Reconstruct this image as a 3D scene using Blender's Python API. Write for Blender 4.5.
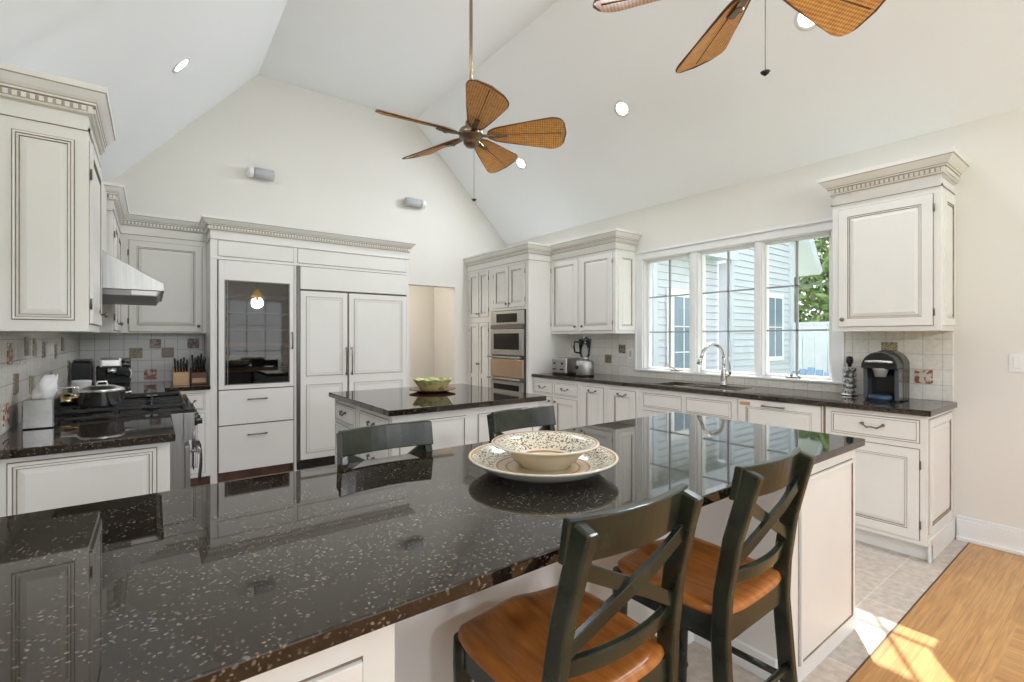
import bpy, bmesh, math, random
from math import sin, cos, pi, radians as R_, sqrt
from mathutils import Vector, Matrix
random.seed(7)
S = bpy.context.scene
for o in list(bpy.data.objects): bpy.data.objects.remove(o)
C = S.collection

# ------------------------------------------------------------------ camera, sky, sun, exposure
cam = bpy.data.cameras.new('camera'); co = bpy.data.objects.new('camera', cam); C.objects.link(co)
cam.sensor_width = 36; cam.lens = 477.9*36/1024; cam.shift_y = -2.5/1024
cam.clip_start = .02
co.location = (0, 0, 1.34); co.rotation_euler = (pi/2, 0, -.6445)
S.camera = co
S.view_settings.view_transform = 'Standard'; S.view_settings.look = 'None'
S.view_settings.exposure = 0.24; S.view_settings.gamma = 1; S.view_settings.use_curve_mapping = False
SKY = 1.65
w = bpy.data.worlds.new('sky'); S.world = w; w.use_nodes = True
nt = w.node_tree; nt.nodes.clear()
out = nt.nodes.new('ShaderNodeOutputWorld'); bg = nt.nodes.new('ShaderNodeBackground')
tc = nt.nodes.new('ShaderNodeTexCoord'); sx = nt.nodes.new('ShaderNodeSeparateXYZ'); rp = nt.nodes.new('ShaderNodeValToRGB')
rp.color_ramp.elements[0].position = .0; rp.color_ramp.elements[0].color = (.95, .96, .98, 1)
rp.color_ramp.elements[1].position = .7; rp.color_ramp.elements[1].color = (.72, .84, 1, 1)
nt.links.new(tc.outputs['Generated'], sx.inputs[0]); nt.links.new(sx.outputs[2], rp.inputs[0])
nt.links.new(rp.outputs[0], bg.inputs[0]); bg.inputs[1].default_value = SKY
nt.links.new(bg.outputs[0], out.inputs[0])
sun = bpy.data.lights.new('sun', 'SUN'); sun.energy = 24; sun.angle = R_(.6); sun.color = (1, .97, .92)
so = bpy.data.objects.new('sun', sun); C.objects.link(so)
d = Vector((-.846*cos(R_(42)), -.533*cos(R_(42)), -sin(R_(42))))
so.rotation_euler = d.to_track_quat('-Z', 'Y').to_euler(); so.location = (12, 6, 9)
CAN_W = 12.0

# ------------------------------------------------------------------ helpers
def tag(o, label=None, cat=None, group=None, kind=None):
    if label: o['label'] = label
    if cat: o['category'] = cat
    if group: o['group'] = group
    if kind: o['kind'] = kind
    return o
def thing(name, loc, label, cat, group=None, rz=0):
    o = bpy.data.objects.new(name, None); C.objects.link(o); o.location = loc; o.rotation_euler = (0, 0, rz)
    o.empty_display_size = .05
    return tag(o, label, cat, group)
def empty(name, loc, kind=None):
    o = bpy.data.objects.new(name, None); C.objects.link(o); o.location = loc
    if kind: o['kind'] = kind
    return o
def rootloc(p):
    v = Vector((0, 0, 0))
    while p is not None: v += p.location; p = p.parent
    return v

class M:
    def __init__(s): s.v = []; s.f = []; s.m = []; s.sm = []
    def add(s, vs, fs, mi=0, sm=False):
        b = len(s.v); s.v += [tuple(x) for x in vs]
        for f in fs: s.f.append([b+i for i in f]); s.m.append(mi); s.sm.append(sm)
        return s
    def box(s, x0, x1, y0, y1, z0, z1, mi=0):
        vs = [(x0,y0,z0),(x1,y0,z0),(x1,y1,z0),(x0,y1,z0),(x0,y0,z1),(x1,y0,z1),(x1,y1,z1),(x0,y1,z1)]
        return s.add(vs, [(0,3,2,1),(4,5,6,7),(0,1,5,4),(1,2,6,5),(2,3,7,6),(3,0,4,7)], mi)
    def obox(s, o, a, b, n, w, h, t0, t1, mi=0):
        o, a, b, n = map(Vector, (o, a, b, n))
        vs = [o+a*i*w+b*j*h+n*k for k in (t0, t1) for (i, j) in ((0,0),(1,0),(1,1),(0,1))]
        return s.add(vs, [(0,3,2,1),(4,5,6,7),(0,1,5,4),(1,2,6,5),(2,3,7,6),(3,0,4,7)], mi)
    def rings(s, rs, mis=0, sm=False, cap0=True, cap1=True, close=True):
        n = len(rs[0]); b = len(s.v)
        for r in rs: s.v += [tuple(p) for p in r]
        for k in range(len(rs)-1):
            mi = mis if isinstance(mis, int) else mis[k]
            for i in range(n if close else n-1):
                j = (i+1) % n
                s.f.append([b+k*n+i, b+k*n+j, b+(k+1)*n+j, b+(k+1)*n+i]); s.m.append(mi); s.sm.append(sm)
        if cap0: s.f.append([b+i for i in range(n)][::-1]); s.m.append(mis if isinstance(mis, int) else mis[0]); s.sm.append(False)
        if cap1: s.f.append([b+(len(rs)-1)*n+i for i in range(n)]); s.m.append(mis if isinstance(mis, int) else mis[-1]); s.sm.append(False)
        return s
    def lathe(s, prof, c=(0,0,0), n=24, mi=0, axis='z', sm=True, caps=True, mis=None):
        rs = []
        for r, h in prof:
            ring = []
            for i in range(n):
                a = 2*pi*i/n; r_ = max(r, 1e-4); p = (r_*cos(a), r_*sin(a), h)
                if axis == 'x': p = (h, r_*cos(a), r_*sin(a))
                if axis == 'y': p = (r_*sin(a), h, r_*cos(a))
                ring.append((p[0]+c[0], p[1]+c[1], p[2]+c[2]))
            rs.append(ring)
        return s.rings(rs, mis if mis else mi, sm, caps, caps)
    def tube(s, pts, rad, n=10, mi=0, flat=None, sm=True, up=(0,0,1)):
        pts = [Vector(p) for p in pts]; rs = []
        if not isinstance(rad, (list, tuple)): rad = [rad]*len(pts)
        U = Vector(up)
        for i, p in enumerate(pts):
            t = (pts[min(i+1, len(pts)-1)]-pts[max(i-1, 0)]).normalized()
            a = t.cross(U)
            if a.length < 1e-3: a = t.cross(Vector((1,.01,0)))
            a.normalize(); b = a.cross(t).normalized()
            fx = flat if flat else 1
            rs.append([p+a*cos(2*pi*k/n)*rad[i]+b*sin(2*pi*k/n)*rad[i]*fx for k in range(n)])
        return s.rings(rs, mi, sm)
    def bar(s, pts, wa, wb, mi=0, up=(0,0,1)):
        # rectangular section sweep; wa across (t x up), wb along up-ish
        pts = [Vector(p) for p in pts]; U = Vector(up); rs = []
        for i, p in enumerate(pts):
            t = (pts[min(i+1, len(pts)-1)]-pts[max(i-1, 0)]).normalized()
            a = t.cross(U).normalized(); b = a.cross(t).normalized()
            rs.append([p+a*x*wa/2+b*y*wb/2 for x, y in ((-1,-1),(1,-1),(1,1),(-1,1))])
        return s.rings(rs, mi, False)
    def prism(s, poly, o, a, b, n, t, mi=0):
        o, a, b, n = map(Vector, (o, a, b, n)); k = len(poly)
        vs = [o+a*x+b*y for x, y in poly]+[o+a*x+b*y+n*t for x, y in poly]
        fs = [tuple(range(k))[::-1], tuple(range(k, 2*k))]+[(i, (i+1) % k, k+(i+1) % k, k+i) for i in range(k)]
        return s.add(vs, fs, mi)
    def build(s, name, mats, parent=None, bevel=0, seg=2, sub=0, world=True):
        me = bpy.data.meshes.new(name)
        off = rootloc(parent) if (parent is not None and world) else Vector((0,0,0))
        me.from_pydata([(v[0]-off[0], v[1]-off[1], v[2]-off[2]) for v in s.v], [], s.f)
        if not isinstance(mats, (list, tuple)): mats = [mats]
        for m_ in mats: me.materials.append(m_)
        for p, mi, sm in zip(me.polygons, s.m, s.sm): p.material_index = mi; p.use_smooth = sm
        bm = bmesh.new(); bm.from_mesh(me); bmesh.ops.recalc_face_normals(bm, faces=bm.faces); bm.to_mesh(me); bm.free()
        o = bpy.data.objects.new(name, me); C.objects.link(o)
        if parent is not None: o.parent = parent
        if bevel:
            b = o.modifiers.new('bevel', 'BEVEL'); b.width = bevel; b.segments = seg; b.limit_method = 'ANGLE'; b.angle_limit = R_(40)
            b.harden_normals = False
        if sub:
            b = o.modifiers.new('sub', 'SUBSURF'); b.levels = sub; b.render_levels = sub
        return o

# ------------------------------------------------------------------ materials
def mat(name, col=(.8,.8,.8), rough=.5, metal=0, **k):
    m = bpy.data.materials.new(name); m.use_nodes = True
    b = m.node_tree.nodes['Principled BSDF']
    b.inputs['Base Color'].default_value = (*col, 1); b.inputs['Roughness'].default_value = rough; b.inputs['Metallic'].default_value = metal
    for kk, v in k.items():
        if kk in b.inputs: b.inputs[kk].default_value = v
    return m
def N(m, t, **k):
    n = m.node_tree.nodes.new(t)
    for kk, v in k.items(): setattr(n, kk, v)
    return n
def L(m, a, b): m.node_tree.links.new(a, b)
def coords(m, scale=(1,1,1), order=None, rot=None):
    t = N(m, 'ShaderNodeTexCoord'); src = t.outputs['Object']
    if order:
        s = N(m, 'ShaderNodeSeparateXYZ'); c = N(m, 'ShaderNodeCombineXYZ'); L(m, src, s.inputs[0])
        for i, ch in enumerate(order):
            if ch in 'xyz': L(m, s.outputs['xyz'.index(ch)], c.inputs[i])
        src = c.outputs[0]
    mp = N(m, 'ShaderNodeMapping'); mp.inputs['Scale'].default_value = scale
    if rot: mp.inputs['Rotation'].default_value = rot
    L(m, src, mp.inputs[0]); return mp.outputs[0]
def noisecol(name, c1, c2, scale=6, rough=.5, metal=0, detail=4, bump=0, scl=(1,1,1), **k):
    m = mat(name, c1, rough, metal, **k); b = m.node_tree.nodes['Principled BSDF']
    v = coords(m, scl); n = N(m, 'ShaderNodeTexNoise'); n.inputs['Scale'].default_value = scale; n.inputs['Detail'].default_value = detail
    L(m, v, n.inputs[0]); r = N(m, 'ShaderNodeValToRGB')
    r.color_ramp.elements[0].position = .35; r.color_ramp.elements[1].position = .65
    r.color_ramp.elements[0].color = (*c1, 1); r.color_ramp.elements[1].color = (*c2, 1)
    L(m, n.outputs[0], r.inputs[0]); L(m, r.outputs[0], b.inputs['Base Color'])
    if bump:
        bp = N(m, 'ShaderNodeBump'); bp.inputs['Strength'].default_value = bump; bp.inputs['Distance'].default_value = .01
        L(m, n.outputs[0], bp.inputs['Height']); L(m, bp.outputs[0], b.inputs['Normal'])
    return m
CREAM = noisecol('cream paint', (.775,.755,.72), (.80,.78,.745), 3, .42)
GLAZEL = noisecol('light brown glaze', (.42,.35,.27), (.52,.45,.36), 14, .5)
GLAZE = noisecol('brown glaze', (.17,.125,.085), (.26,.20,.14), 14, .5)
WALLP = noisecol('wall paint', (.765,.735,.685), (.775,.745,.695), 2, .85)
CEILP = noisecol('ceiling paint', (.90,.905,.91), (.91,.915,.92), 2, .9)
WHITE = noisecol('white trim paint', (.80,.80,.79), (.83,.83,.82), 3, .35)
STEEL = noisecol('brushed steel', (.36,.357,.353), (.42,.415,.41), 3, .34, 1, scl=(40,40,1))
DSTEEL = mat('dark steel', (.16,.155,.15), .35, 1)
CHROME = mat('polished chrome', (.93,.93,.92), .24, 1)
NICKEL = mat('brushed nickel', (.50,.48,.45), .25, 1)
PEWTER = mat('antique pewter', (.17,.15,.13), .35, .9)
BLACK = mat('black plastic', (.012,.012,.013), .22)
BLACKM = noisecol('black cast iron', (.012,.012,.012), (.03,.03,.03), 30, .5)
RUBBER = mat('dark void', (.02,.018,.016), .8)
BRASS = mat('antique brass', (.36,.27,.17), .28, 1)
DKGLASS = mat('dark oven glass', (.006,.006,.007), .06, **{'Specular IOR Level': .25})
BLUEPL = mat('blue chair paint', (.16,.27,.42), .5)
def granite():
    m = mat('black speckled granite', (.015,.013,.012), .03); b = m.node_tree.nodes['Principled BSDF']
    v = coords(m)
    n0 = N(m, 'ShaderNodeTexNoise'); n0.inputs['Scale'].default_value = 40; n0.inputs['Detail'].default_value = 2; L(m, v, n0.inputs[0])
    mx = N(m, 'ShaderNodeMix', data_type='VECTOR'); mx.inputs[0].default_value = .02; L(m, v, mx.inputs[4]); L(m, n0.outputs['Color'], mx.inputs[5])
    vo = N(m, 'ShaderNodeTexVoronoi'); vo.inputs['Scale'].default_value = 95; L(m, mx.outputs[1], vo.inputs[0])
    r = N(m, 'ShaderNodeValToRGB'); e = r.color_ramp.elements
    e[0].position = .16; e[0].color = (1,1,1,1); e[1].position = .34; e[1].color = (0,0,0,1)
    L(m, vo.outputs['Distance'], r.inputs[0])
    n1 = N(m, 'ShaderNodeTexNoise'); n1.inputs['Scale'].default_value = 14; n1.inputs['Detail'].default_value = 6; L(m, v, n1.inputs[0])
    r1 = N(m, 'ShaderNodeValToRGB'); r1.color_ramp.elements[0].position = .34; r1.color_ramp.elements[1].position = .55
    L(m, n1.outputs[0], r1.inputs[0])
    mu = N(m, 'ShaderNodeMath', operation='MULTIPLY'); L(m, r.outputs[0], mu.inputs[0]); L(m, r1.outputs[0], mu.inputs[1])
    # cell colour picks tan or blue grey flecks
    rc = N(m, 'ShaderNodeValToRGB'); el = rc.color_ramp.elements
    el[0].position = 0; el[0].color = (.24,.18,.13,1); el[1].position = 1; el[1].color = (.13,.13,.13,1)
    s = N(m, 'ShaderNodeSeparateColor'); L(m, vo.outputs['Color'], s.inputs[0]); L(m, s.outputs[0], rc.inputs[0])
    rb = N(m, 'ShaderNodeValToRGB'); rb.color_ramp.elements[0].color = (.006,.005,.004,1); rb.color_ramp.elements[1].color = (.022,.015,.010,1)
    rb.color_ramp.elements[0].position = .3; rb.color_ramp.elements[1].position = .7
    n2 = N(m, 'ShaderNodeTexNoise'); n2.inputs['Scale'].default_value = 60; n2.inputs['Detail'].default_value = 4; L(m, v, n2.inputs[0]); L(m, n2.outputs[0], rb.inputs[0])
    mc = N(m, 'ShaderNodeMix', data_type='RGBA'); L(m, mu.outputs[0], mc.inputs[0]); L(m, rb.outputs[0], mc.inputs[6]); L(m, rc.outputs[0], mc.inputs[7])
    L(m, mc.outputs[2], b.inputs['Base Color'])
    b.inputs['IOR'].default_value = 1.64; b.inputs['Specular Tint'].default_value = (1, .90, .80, 1)
    return m
GRAN = granite()
def tilemat(name, order, c1, c2, grout, size, rough=.35, mortar=.02, noise=8, bump=.25, offset=(0,0)):
    m = mat(name, c1, rough); b = m.node_tree.nodes['Principled BSDF']
    v = coords(m, (1/size,)*3, order)
    br = N(m, 'ShaderNodeTexBrick'); br.offset = 0; br.squash = 1
    br.inputs['Scale'].default_value = 1; br.inputs['Brick Width'].default_value = 1; br.inputs['Row Height'].default_value = 1
    br.inputs['Mortar Size'].default_value = mortar; br.inputs['Mortar Smooth'].default_value = .3
    br.inputs['Color1'].default_value = (*c1, 1); br.inputs['Color2'].default_value = (*c2, 1); br.inputs['Mortar'].default_value = (*grout, 1)
    ad = N(m, 'ShaderNodeVectorMath', operation='ADD'); ad.inputs[1].default_value = (offset[0], offset[1], 0)
    L(m, v, ad.inputs[0]); L(m, ad.outputs[0], br.inputs[0])
    n = N(m, 'ShaderNodeTexNoise'); n.inputs['Scale'].default_value = noise*size; n.inputs['Detail'].default_value = 5; L(m, v, n.inputs[0])
    mx = N(m, 'ShaderNodeMix', data_type='RGBA', blend_type='OVERLAY'); mx.inputs[0].default_value = .45
    L(m, br.outputs[0], mx.inputs[6]); L(m, n.outputs[0], mx.inputs[7]); L(m, mx.outputs[2], b.inputs['Base Color'])
    bp = N(m, 'ShaderNodeBump'); bp.inputs['Strength'].default_value = bump; bp.inputs['Distance'].default_value = .004; bp.invert = True
    ma = N(m, 'ShaderNodeMath', operation='ADD'); L(m, br.outputs['Fac'], ma.inputs[0]); 
    mm = N(m, 'ShaderNodeMath', operation='MULTIPLY'); mm.inputs[1].default_value = .5; L(m, n.outputs[0], mm.inputs[0]); L(m, mm.outputs[0], ma.inputs[1])
    L(m, ma.outputs[0], bp.inputs['Height']); L(m, bp.outputs[0], b.inputs['Normal'])
    return m
TILE_R = tilemat('cream backsplash tile', 'yz', (.78,.75,.69), (.73,.70,.64), (.50,.47,.42), .105, .4, .018, 40, .35, (0, -.72))
TILE_B = tilemat('grey white backsplash tile', 'xz', (.80,.80,.79), (.84,.83,.81), (.46,.44,.41), .105, .22, .022, 60, .5, (.1, -.72))
TILE_L = tilemat('cream backsplash tile left', 'yz', (.68,.66,.60), (.74,.71,.64), (.45,.42,.37), .105, .25, .022, 60, .5, (.2, -.72))
TILE_F = tilemat('beige slate floor tile', 'xy', (.56,.47,.39), (.48,.43,.38), (.60,.56,.51), .335, .38, .014, 26, .15, (.22, .385))
def woodfloor():
    m = mat('oak strip floor', (.5,.3,.13), .28); b = m.node_tree.nodes['Principled BSDF']
    def strips(order, off):
        v = coords(m, (1,1,1), order)
        br = N(m, 'ShaderNodeTexBrick'); br.offset = .37; br.inputs['Scale'].default_value = 1
        br.inputs['Brick Width'].default_value = .9; br.inputs['Row Height'].default_value = .045; br.inputs['Mortar Size'].default_value = .0008
        br.inputs['Color1'].default_value = (.45,.22,.07,1); br.inputs['Color2'].default_value = (.53,.285,.10,1); br.inputs['Mortar'].default_value = (.27,.13,.05,1)
        L(m, v, br.inputs[0])
        mp = N(m, 'ShaderNodeMapping'); mp.inputs['Scale'].default_value = (3, 55, 1); L(m, v, mp.inputs[0])
        n = N(m, 'ShaderNodeTexNoise'); n.inputs['Scale'].default_value = 1.6; n.inputs['Detail'].default_value = 5; n.inputs['Distortion'].default_value = .6; L(m, mp.outputs[0], n.inputs[0])
        mx = N(m, 'ShaderNodeMix', data_type='RGBA', blend_type='OVERLAY'); mx.inputs[0].default_value = .55
        L(m, br.outputs[0], mx.inputs[6]); L(m, n.outputs[0], mx.inputs[7]); return mx.outputs[2]
    A = strips('xy', 0); B = strips('yx', 0)
    t = N(m, 'ShaderNodeTexCoord'); s = N(m, 'ShaderNodeSeparateXYZ'); L(m, t.outputs['Object'], s.inputs[0])
    g = N(m, 'ShaderNodeMath', operation='GREATER_THAN'); g.inputs[1].default_value = .365; L(m, s.outputs[1], g.inputs[0])
    mc = N(m, 'ShaderNodeMix', data_type='RGBA'); L(m, g.outputs[0], mc.inputs[0]); L(m, B, mc.inputs[6]); L(m, A, mc.inputs[7])
    L(m, mc.outputs[2], b.inputs['Base Color']); return m
OAK = woodfloor()
SEATW = noisecol('orange brown wood', (.36,.115,.022), (.50,.18,.04), 5, .22, scl=(9,1.2,1), detail=6)
GREENP = noisecol('dark green distressed paint', (.011,.014,.010), (.030,.036,.023), 9, .22)
def wicker():
    m = mat('woven palm cane', (.6,.3,.08), .55); b = m.node_tree.nodes['Principled BSDF']
    t = N(m, 'ShaderNodeTexCoord'); mp = N(m, 'ShaderNodeMapping'); mp.inputs['Scale'].default_value = (85, 85, 1); mp.inputs['Rotation'].default_value = (0,0,R_(45))
    L(m, t.outputs['UV'], mp.inputs[0]); ck = N(m, 'ShaderNodeTexChecker'); ck.inputs['Scale'].default_value = 1
    ck.inputs[1].default_value = (.82,.42,.13,1); ck.inputs[2].default_value = (.52,.22,.05,1); L(m, mp.outputs[0], ck.inputs[0])
    n = N(m, 'ShaderNodeTexNoise'); n.inputs['Scale'].default_value = 30; L(m, t.outputs['UV'], n.inputs[0])
    mx = N(m, 'ShaderNodeMix', data_type='RGBA', blend_type='OVERLAY'); mx.inputs[0].default_value = .5; L(m, ck.outputs[0], mx.inputs[6]); L(m, n.outputs[0], mx.inputs[7])
    L(m, mx.outputs[2], b.inputs['Base Color'])
    bp = N(m, 'ShaderNodeBump'); bp.inputs['Strength'].default_value = .5; bp.inputs['Distance'].default_value = .003; L(m, ck.outputs['Fac'], bp.inputs['Height']); L(m, bp.outputs[0], b.inputs['Normal'])
    return m
CANE = wicker()
CANEE = mat('dark cane edge', (.13,.055,.02), .5)
def thinglass(name, tint=(1,1,1), refl=1.0):
    m = bpy.data.materials.new(name); m.use_nodes = True; n = m.node_tree; n.nodes.clear()
    o = n.nodes.new('ShaderNodeOutputMaterial'); t = n.nodes.new('ShaderNodeBsdfTransparent'); g = n.nodes.new('ShaderNodeBsdfGlossy')
    f = n.nodes.new('ShaderNodeFresnel'); f.inputs[0].default_value = 1.45; mx = n.nodes.new('ShaderNodeMixShader')
    t.inputs[0].default_value = (*tint, 1); g.inputs['Roughness'].default_value = .02
    mu = n.nodes.new('ShaderNodeMath'); mu.operation = 'MULTIPLY'; mu.inputs[1].default_value = refl
    n.links.new(f.outputs[0], mu.inputs[0]); n.links.new(mu.outputs[0], mx.inputs[0]); n.links.new(t.outputs[0], mx.inputs[1]); n.links.new(g.outputs[0], mx.inputs[2]); n.links.new(mx.outputs[0], o.inputs[0])
    return m
GLASS = thinglass('window glass', (.97,.985,.98), .6)
WGLASS = thinglass('tinted cooler glass', (.62,.61,.58), 2.2)
JGLASS = thinglass('jar plastic', (.95,.96,.97), 1.2)
def emit(name, col, s):
    m = mat(name, col); b = m.node_tree.nodes['Principled BSDF']; b.inputs['Emission Color'].default_value = (*col, 1); b.inputs['Emission Strength'].default_value = s; return m
BULB = emit('lit lamp face', (1,.93,.82), 14)

# ------------------------------------------------------------------ cabinet pieces
AX = {'-y': ((1,0,0),(0,0,1),(0,-1,0)), '-x': ((0,1,0),(0,0,1),(-1,0,0)), '+x': ((0,1,0),(0,0,1),(1,0,0)), '+y': ((1,0,0),(0,0,1),(0,1,0))}
def plane_o(face, pos, u0, z0):
    return (u0, pos, z0) if face[1] == 'y' else (pos, u0, z0)
def panel(face, pos, u0, u1, z0, z1, t=.012, fw=.055, kind='raised', gap=True, m=None):
    """moulded door or drawer front lying on the plane pos, mats 0 cream 1 glaze"""
    m = m or M(); a, b, n = AX[face]; o = Vector(plane_o(face, pos, u0, z0)); a, b, n = Vector(a), Vector(b), Vector(n)
    w_, h_ = u1-u0, z1-z0
    if gap: m.obox(o-a*.004-b*.004, a, b, n, w_+.008, h_+.008, 0, .0012, 1)
    fw = min(fw, w_*.24, h_*.3)
    if kind == 'raised': pr = [(0,0,0),(0,t-.001,0),(.0012,t,0),(fw,t,0),(fw+.003,t-.005,1),(fw+.011,t-.002,0),(fw+.014,t-.0075,1),(fw+.036,t-.0015,0)]
    elif kind == 'flat': pr = [(0,0,0),(0,t-.001,0),(.0012,t,0),(fw*.35,t,0)]
    elif kind == 'shaker': pr = [(0,0,0),(0,t-.001,0),(.0012,t,0),(fw,t,0),(fw+.002,t-.006,1),(fw+.006,t-.0065,0)]
    elif kind == 'line': pr = [(0,0,0),(0,t-.001,0),(.0012,t,0),(fw,t,0),(fw+.0015,t-.002,1),(fw+.003,t,0),(fw+.018,t-.001,0),(fw+.0195,t-.0025,1),(fw+.021,t-.001,0)]
    elif kind == 'drawer': pr = [(0,0,0),(0,t-.003,0),(.003,t-.001,0),(.010,t,0),(.013,t-.002,1),(.016,t,0)]
    lim = min(w_, h_)/2-.002
    pr = [(min(i, lim), d_, mm) for i, d_, mm in pr]
    rs = [[o+a*x+b*y+n*d_ for x, y in ((i,i),(w_-i,i),(w_-i,h_-i),(i,h_-i))] for i, d_, mm in pr]
    m.rings(rs, [p[2] for p in pr[1:]]+[0], False, True, False)
    m.add(rs[-1], [(0,1,2,3)], 0)
    return m
def front(parent, face, pos, u0, u1, z0, z1, name='door', **k):
    return panel(face, pos, u0, u1, z0, z1, **k).build(name, [CREAM, GLAZE], parent)
def knob(parent, face, pos, u, z, r=.014):
    a, b, n = AX[face]; o = Vector(plane_o(face, pos, u, z)); ax = face[1]; sg = -1 if face[0] == '-' else 1
    m = M(); m.lathe([(.006,0),(.005,sg*.010),(r,sg*.016),(r*1.05,sg*.022),(r*.6,sg*.028),(0,sg*.029)], o, 12, 0, ax)
    return m.build('knob', PEWTER, parent)
def bail(parent, face, pos, u, z, w=.10, mat_=None, straight=False):
    a, b, n = (Vector(q) for q in AX[face]); o = Vector(plane_o(face, pos, u, z)); m = M(); h = w/2
    if straight:
        m.tube([o-a*h*.9, o-a*h*.9+n*.024], .0055, 8); m.tube([o+a*h*.9, o+a*h*.9+n*.024], .0055, 8)
        m.tube([o-a*h+n*.024, o-a*h*.6+n*.027, o+n*.028, o+a*h*.6+n*.027, o+a*h+n*.024], [.0075,.006,.0055,.006,.0075], 8)
    else:
        for s_ in (-1, 1):
            m.tube([o+a*s_*h+n*.001+b*.006, o+a*s_*h+n*.012+b*.006], [.010,.006], 8)
            m.tube([o+a*s_*(h+.012)+n*.012+b*.010, o+a*s_*h+n*.014+b*.005, o+a*s_*h*.75+n*.018-b*.004, o+a*s_*h*.5+n*.022-b*.014, o+a*s_*h*.2+n*.024-b*.010, o+n*.024-b*.008], [.004,.007,.0045,.006,.004,.0055], 8)
    return m.build('handle', mat_ or PEWTER, parent)
def vbar(parent, face, pos, u, z0, z1, mat_=None):
    a, b, n = (Vector(q) for q in AX[face]); o = Vector(plane_o(face, pos, u, z0)); m = M(); L_ = z1-z0
    for q in (.06, .94): m.tube([o+b*L_*q, o+b*L_*q+n*.03], .006, 8)
    m.tube([o+n*.03, o+b*L_*.5+n*.034, o+b*L_+n*.03], [.0075,.0065,.0075], 8)
    return m.build('handle', mat_ or PEWTER, parent)
def hinge(parent, face, pos, u, zs):
    for z in zs:
        a, b, n = (Vector(q) for q in AX[face]); o = Vector(plane_o(face, pos, u, z)); m = M()
        m.tube([o+n*.008-b*.025, o+n*.008+b*.025], .0045, 6); m.build('hinge', PEWTER, parent)
CROWN = [(0,0,0),(.010,0,0),(.012,.008,1),(.016,.012,0),(.016,.044,0),(.028,.048,1),(.030,.056,0),(.034,.060,1),(.046,.072,0),(.066,.100,0),(.072,.104,1),(.074,.126,0),(.074,.130,0),(0,.130,0)]
def crown(parent, path, z, sc=1.0, name='crown_moulding'):
    P = [Vector((p[0], p[1], 0)) for p in path]; m = M(); rs = []
    for i, p in enumerate(P):
        ns = []
        if i > 0: t = (P[i]-P[i-1]).normalized(); ns.append(Vector((-t.y, t.x, 0)))
        if i < len(P)-1: t = (P[i+1]-P[i]).normalized(); ns.append(Vector((-t.y, t.x, 0)))
        nn = sum(ns, Vector((0,0,0))).normalized(); nn = nn/max(.3, nn.dot(ns[0]))
        rs.append([p+nn*o_*sc+Vector((0,0,z+h*sc)) for o_, h, mm in CROWN])
    k = len(CROWN); b = len(m.v)
    for r in rs: m.v += [tuple(q) for q in r]
    for i in range(len(rs)-1):
        for j in range(k):
            j2 = (j+1) % k
            m.f.append([b+i*k+j, b+i*k+j2, b+(i+1)*k+j2, b+(i+1)*k+j]); m.m.append(CROWN[j2][2]); m.sm.append(False)
    for r0 in (0, len(rs)-1): m.f.append([b+r0*k+j for j in range(k)]); m.m.append(0); m.sm.append(False)
    for i in range(len(P)-1):
        t = (P[i+1]-P[i]); Ln = t.length; t.normalize(); nn = Vector((-t.y, t.x, 0)); q = int(Ln/.026)
        for j in range(q):
            o = P[i]+t*((j+.25)*Ln/q)+nn*.014*sc+Vector((0,0,z+.018*sc))
            m.obox(o, t, (0,0,1), nn, .015, .022*sc, 0, .011, 0)
        # glazed strip behind the dentils
        o = P[i]+nn*.0162*sc+Vector((0,0,z+.016*sc)); m.obox(o, t, (0,0,1), nn, Ln, .026*sc, 0, .0006, 1)
    return m.build(name, [CREAM, GLAZEL], parent)
def bead(parent, path, z, name='bead_moulding'):
    P = [Vector((p[0], p[1], 0)) for p in path]; m = M()
    for i in range(len(P)-1):
        t = (P[i+1]-P[i]); Ln = t.length; t.normalize(); nn = Vector((-t.y, t.x, 0)); o = P[i]-t*.0+Vector((0,0,z))
        m.obox(o-t*.007, t, (0,0,1), nn, Ln+.014, .010, -.002, .007, 0); m.obox(o-t*.002+Vector((0,0,-.003)), t, (0,0,1), nn, Ln+.004, .003, -.001, .002, 1)
    return m.build(name, [CREAM, GLAZE], parent)
def body(parent, x0, x1, y0, y1, z0, z1, name='body', bev=.002):
    return M().box(x0, x1, y0, y1, z0, z1).build(name, CREAM, parent, bev)

# ================================================================== THE ROOM
WX, WY, LX, RY = 4.31, 5.87, -.54, -3.6
EZ, RZ, LZ = 2.77, 4.24, 2.555
def struct(m, name, mats, **k):
    o = m.build(name, mats, **k); o['kind'] = 'structure'; return o
struct(M().box(-3.6, WX+.16, .708, WY+2.2, -.05, 0), 'floor', TILE_F)
struct(M().box(-3.6, WX+.16, RY, .702, -.05, 0), 'floor', OAK)
struct(M().box(-3.6, WX, .702, .708, -.05, .002), 'trim_1', mat('dark threshold', (.07,.045,.03), .4))
# window wall (x = WX) with opening
wy0, wy1, wz0, wz1 = 1.49, 3.345, .998, 2.215
m = M(); m.box(WX, WX+.16, RY, wy0, 0, EZ); m.box(WX, WX+.16, wy1, WY+.15, 0, EZ); m.box(WX, WX+.16, wy0, wy1, 0, wz0); m.box(WX, WX+.16, wy0, wy1, wz1, EZ)
struct(m, 'wall_right', WALLP)
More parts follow.
